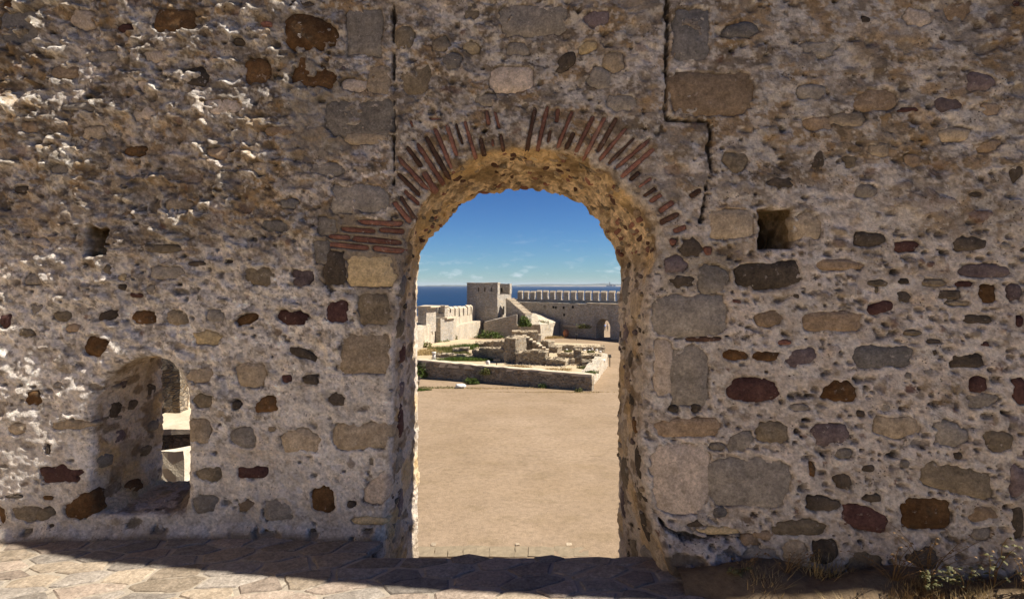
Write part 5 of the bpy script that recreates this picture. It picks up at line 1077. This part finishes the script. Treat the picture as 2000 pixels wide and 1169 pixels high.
def grass(name, cx, cy, rx, ry, z, n, hgt, mat, seed, wid=.02, lean=.5):
    r_ = np.random.default_rng(seed); a = r_.random(n) * 2 * math.pi; q_ = np.sqrt(r_.random(n)) * (1 + .3 * np.sin(a * 3 + seed)); x = cx + rx * q_ * np.cos(a); y = cy + ry * q_ * np.sin(a)
    hh = hgt * (.4 + .8 * r_.random(n)); t = r_.random(n) * 2 * math.pi; le = lean * hh * r_.random(n)
    zz = z if not callable(z) else z(x, y)
    b0 = np.stack([x - wid * np.sin(t), y + wid * np.cos(t), np.full(n, 0) + zz], 1); b1 = np.stack([x + wid * np.sin(t), y - wid * np.cos(t), np.full(n, 0) + zz], 1); tp_ = np.stack([x + le * np.cos(t), y + le * np.sin(t), zz + hh], 1)
    me = np_mesh(name, np.stack([b0, b1, tp_], 1).reshape(-1, 3), np.arange(3 * n).reshape(-1, 3), False); return tag(link(name, me, mat), kind='stuff')
for i, (px, py, rx, ry, z, n, hh, m_) in enumerate(((902, 703, 3.6, 1.4, ZP, 4500, .34, M_GREEN), (885, 691, 2.6, 1.5, ZP, 2500, .4, M_OLIVE), (910, 680, 2.0, 1.6, ZP, 2200, .7, M_GREEN), (872, 683, 2.5, 2, ZP, 1800, .6, M_OLIVE), (948, 676, 2.0, 1.5, ZP, 2000, .5, M_GREEN), (930, 717, .7, .5, ZP, 900, .35, M_OLIVE),
        (834, 690, 2.2, 3, ZP, 1600, .5, M_STRAW), (1000, 716, 2.2, .6, ZP, 1000, .2, M_STRAW), (1080, 722, 2.5, 1.0, ZP, 900, .16, M_STRAW), (1145, 719, .9, 1.0, ZP, 700, .3, M_OLIVE), (1109, 687, .5, .5, ZP, 500, .3, M_OLIVE), (1153, 688, .5, .5, ZP, 500, .3, M_OLIVE), (1080, 660, 1.8, 1.2, ZC, 900, .5, M_STRAW), (850, 757, 3.5, .5, ZC, 500, .16, M_OLIVE), (960, 758, 6.5, .5, ZC, 700, .12, M_STRAW), (1090, 766, 6.0, .3, ZC, 600, .10, M_STRAW), (820, 762, 1.0, .4, ZC, 800, .25, M_GREEN))):
    d = gd(py, z); grass('grass', X(px, d), d, rx, ry, z, n, hh, m_, 600 + i, .03 if d > 50 else .01)
# dry grass and weeds at the foot of the right-hand wall
def gz_(x, y): return np.clip((.35 - (Yf(x) - y)) * .34, 0, .09) - .012
r9 = random.Random(9)
for i in range(44):
    x = r9.uniform(1.22, 3.4); y = float(Yf(x)) - r9.uniform(.03, .36)
    grass('dry_grass', x, y, .10, .06, gz_, r9.randint(60, 130), r9.uniform(.05, .13), M_STRAW if i % 3 else M_DRYWEED, 700 + i, .0022, 1.6)
def weed(x, y, hgt, n, mat, leafmat, lab, seed, lf):
    r_ = random.Random(seed); o = tag(empty('weed', (x, y, 0.05)), lab, 'plant', 'weeds at the foot of the right-hand wall'); sts = []; LV, LF = [], []
    for k in range(n):
        a = r_.uniform(0, 6.28); le = r_.uniform(.15, .8) * hgt; hh = hgt * r_.uniform(.5, 1.0); pts = []
        for i in range(6): f = i / 5; pts.append((math.cos(a) * le * f ** 1.6 + r_.uniform(-.008, .008), -abs(math.sin(a)) * le * .6 * f ** 1.6 + r_.uniform(-.008, .008), hh * (f - .25 * f * f)))
        sts.append(pts)
        for i in range(2, 6):
            for j in range(2 if lf else 1):
                b2 = r_.uniform(0, 6.28); L = r_.uniform(.018, .034) * (1 if lf else .7); p = pts[i]; u = Vector((math.cos(b2), math.sin(b2), r_.uniform(-.3, .6))).normalized(); v = Vector((-u.y, u.x, r_.uniform(-.5, .5))).normalized(); c = Vector(p); q0 = len(LV)
                for w in (c, c + u * L * .5 + v * L * .42, c + u * L * 1.0 + Vector((0, 0, -.2 * L)), c + u * L * .5 - v * L * .42, c + u * L * .55 + Vector((0, 0, .12 * L))): LV.append(tuple(w))
                LF += [(q0, q0 + 1, q0 + 4), (q0 + 1, q0 + 2, q0 + 4), (q0 + 2, q0 + 3, q0 + 4), (q0 + 3, q0, q0 + 4)]
    stems('stem', sts, .0032, mat, o); me = bpy.data.meshes.new('foliage'); me.from_pydata(LV, [], LF); link('foliage', me, leafmat, o, (0, 0, 0))
for i, (px, yo, hh, n, dry, lab) in enumerate(((1445, .10, .16, 6, 1, 'small withered weed nearest the gate pier'), (1520, .12, .2, 9, 1, 'tangled brown weed left of the tall stalks'), (1720, .14, .30, 15, 1, 'tall withered weed with curled brown stalks'), (1765, .20, .2, 5, 0, 'low weed with pale green leaves before the brown stalks'),
        (1790, .10, .38, 13, 1, 'tallest dried stalk weed against the wall'), (1850, .16, .24, 6, 0, 'leafy green weed right of the dried stalks'), (1905, .14, .36, 6, 0, 'tall green weed with broad leaves near the right edge'), (1960, .2, .30, 15, 1, 'brown tangled weed at the right edge'), (1420, .2, .1, 8, 0, 'small green sprout by the pier foot'))):
    x, _ = front(px, 1100); x = float(x); weed(x, float(Yf(x)) - yo * .8, hh * 1.35, n, M_DRYWEED, M_DRYWEED if dry else M_WEED, lab, 800 + i, not dry)

# ==================================================================  HAZE over the sea
bm = bmesh.new(); prism(bm, [(-41000, -1000), (41000, -1000), (41000, 31000), (-41000, 31000)], -23, 110)
hm = bpy.data.materials.new('sea haze'); hm.use_nodes = True; ht = hm.node_tree; ht.nodes.remove(ht.nodes['Principled BSDF'])
pv = ht.nodes.new('ShaderNodeVolumePrincipled'); pv.inputs['Color'].default_value = (.80, .88, 1.0, 1); pv.inputs['Density'].default_value = 3e-5
ht.links.new(pv.outputs[0], ht.nodes['Material Output'].inputs['Volume'])
tag(link('haze', bm_mesh('haze', bm), hm), kind='stuff')
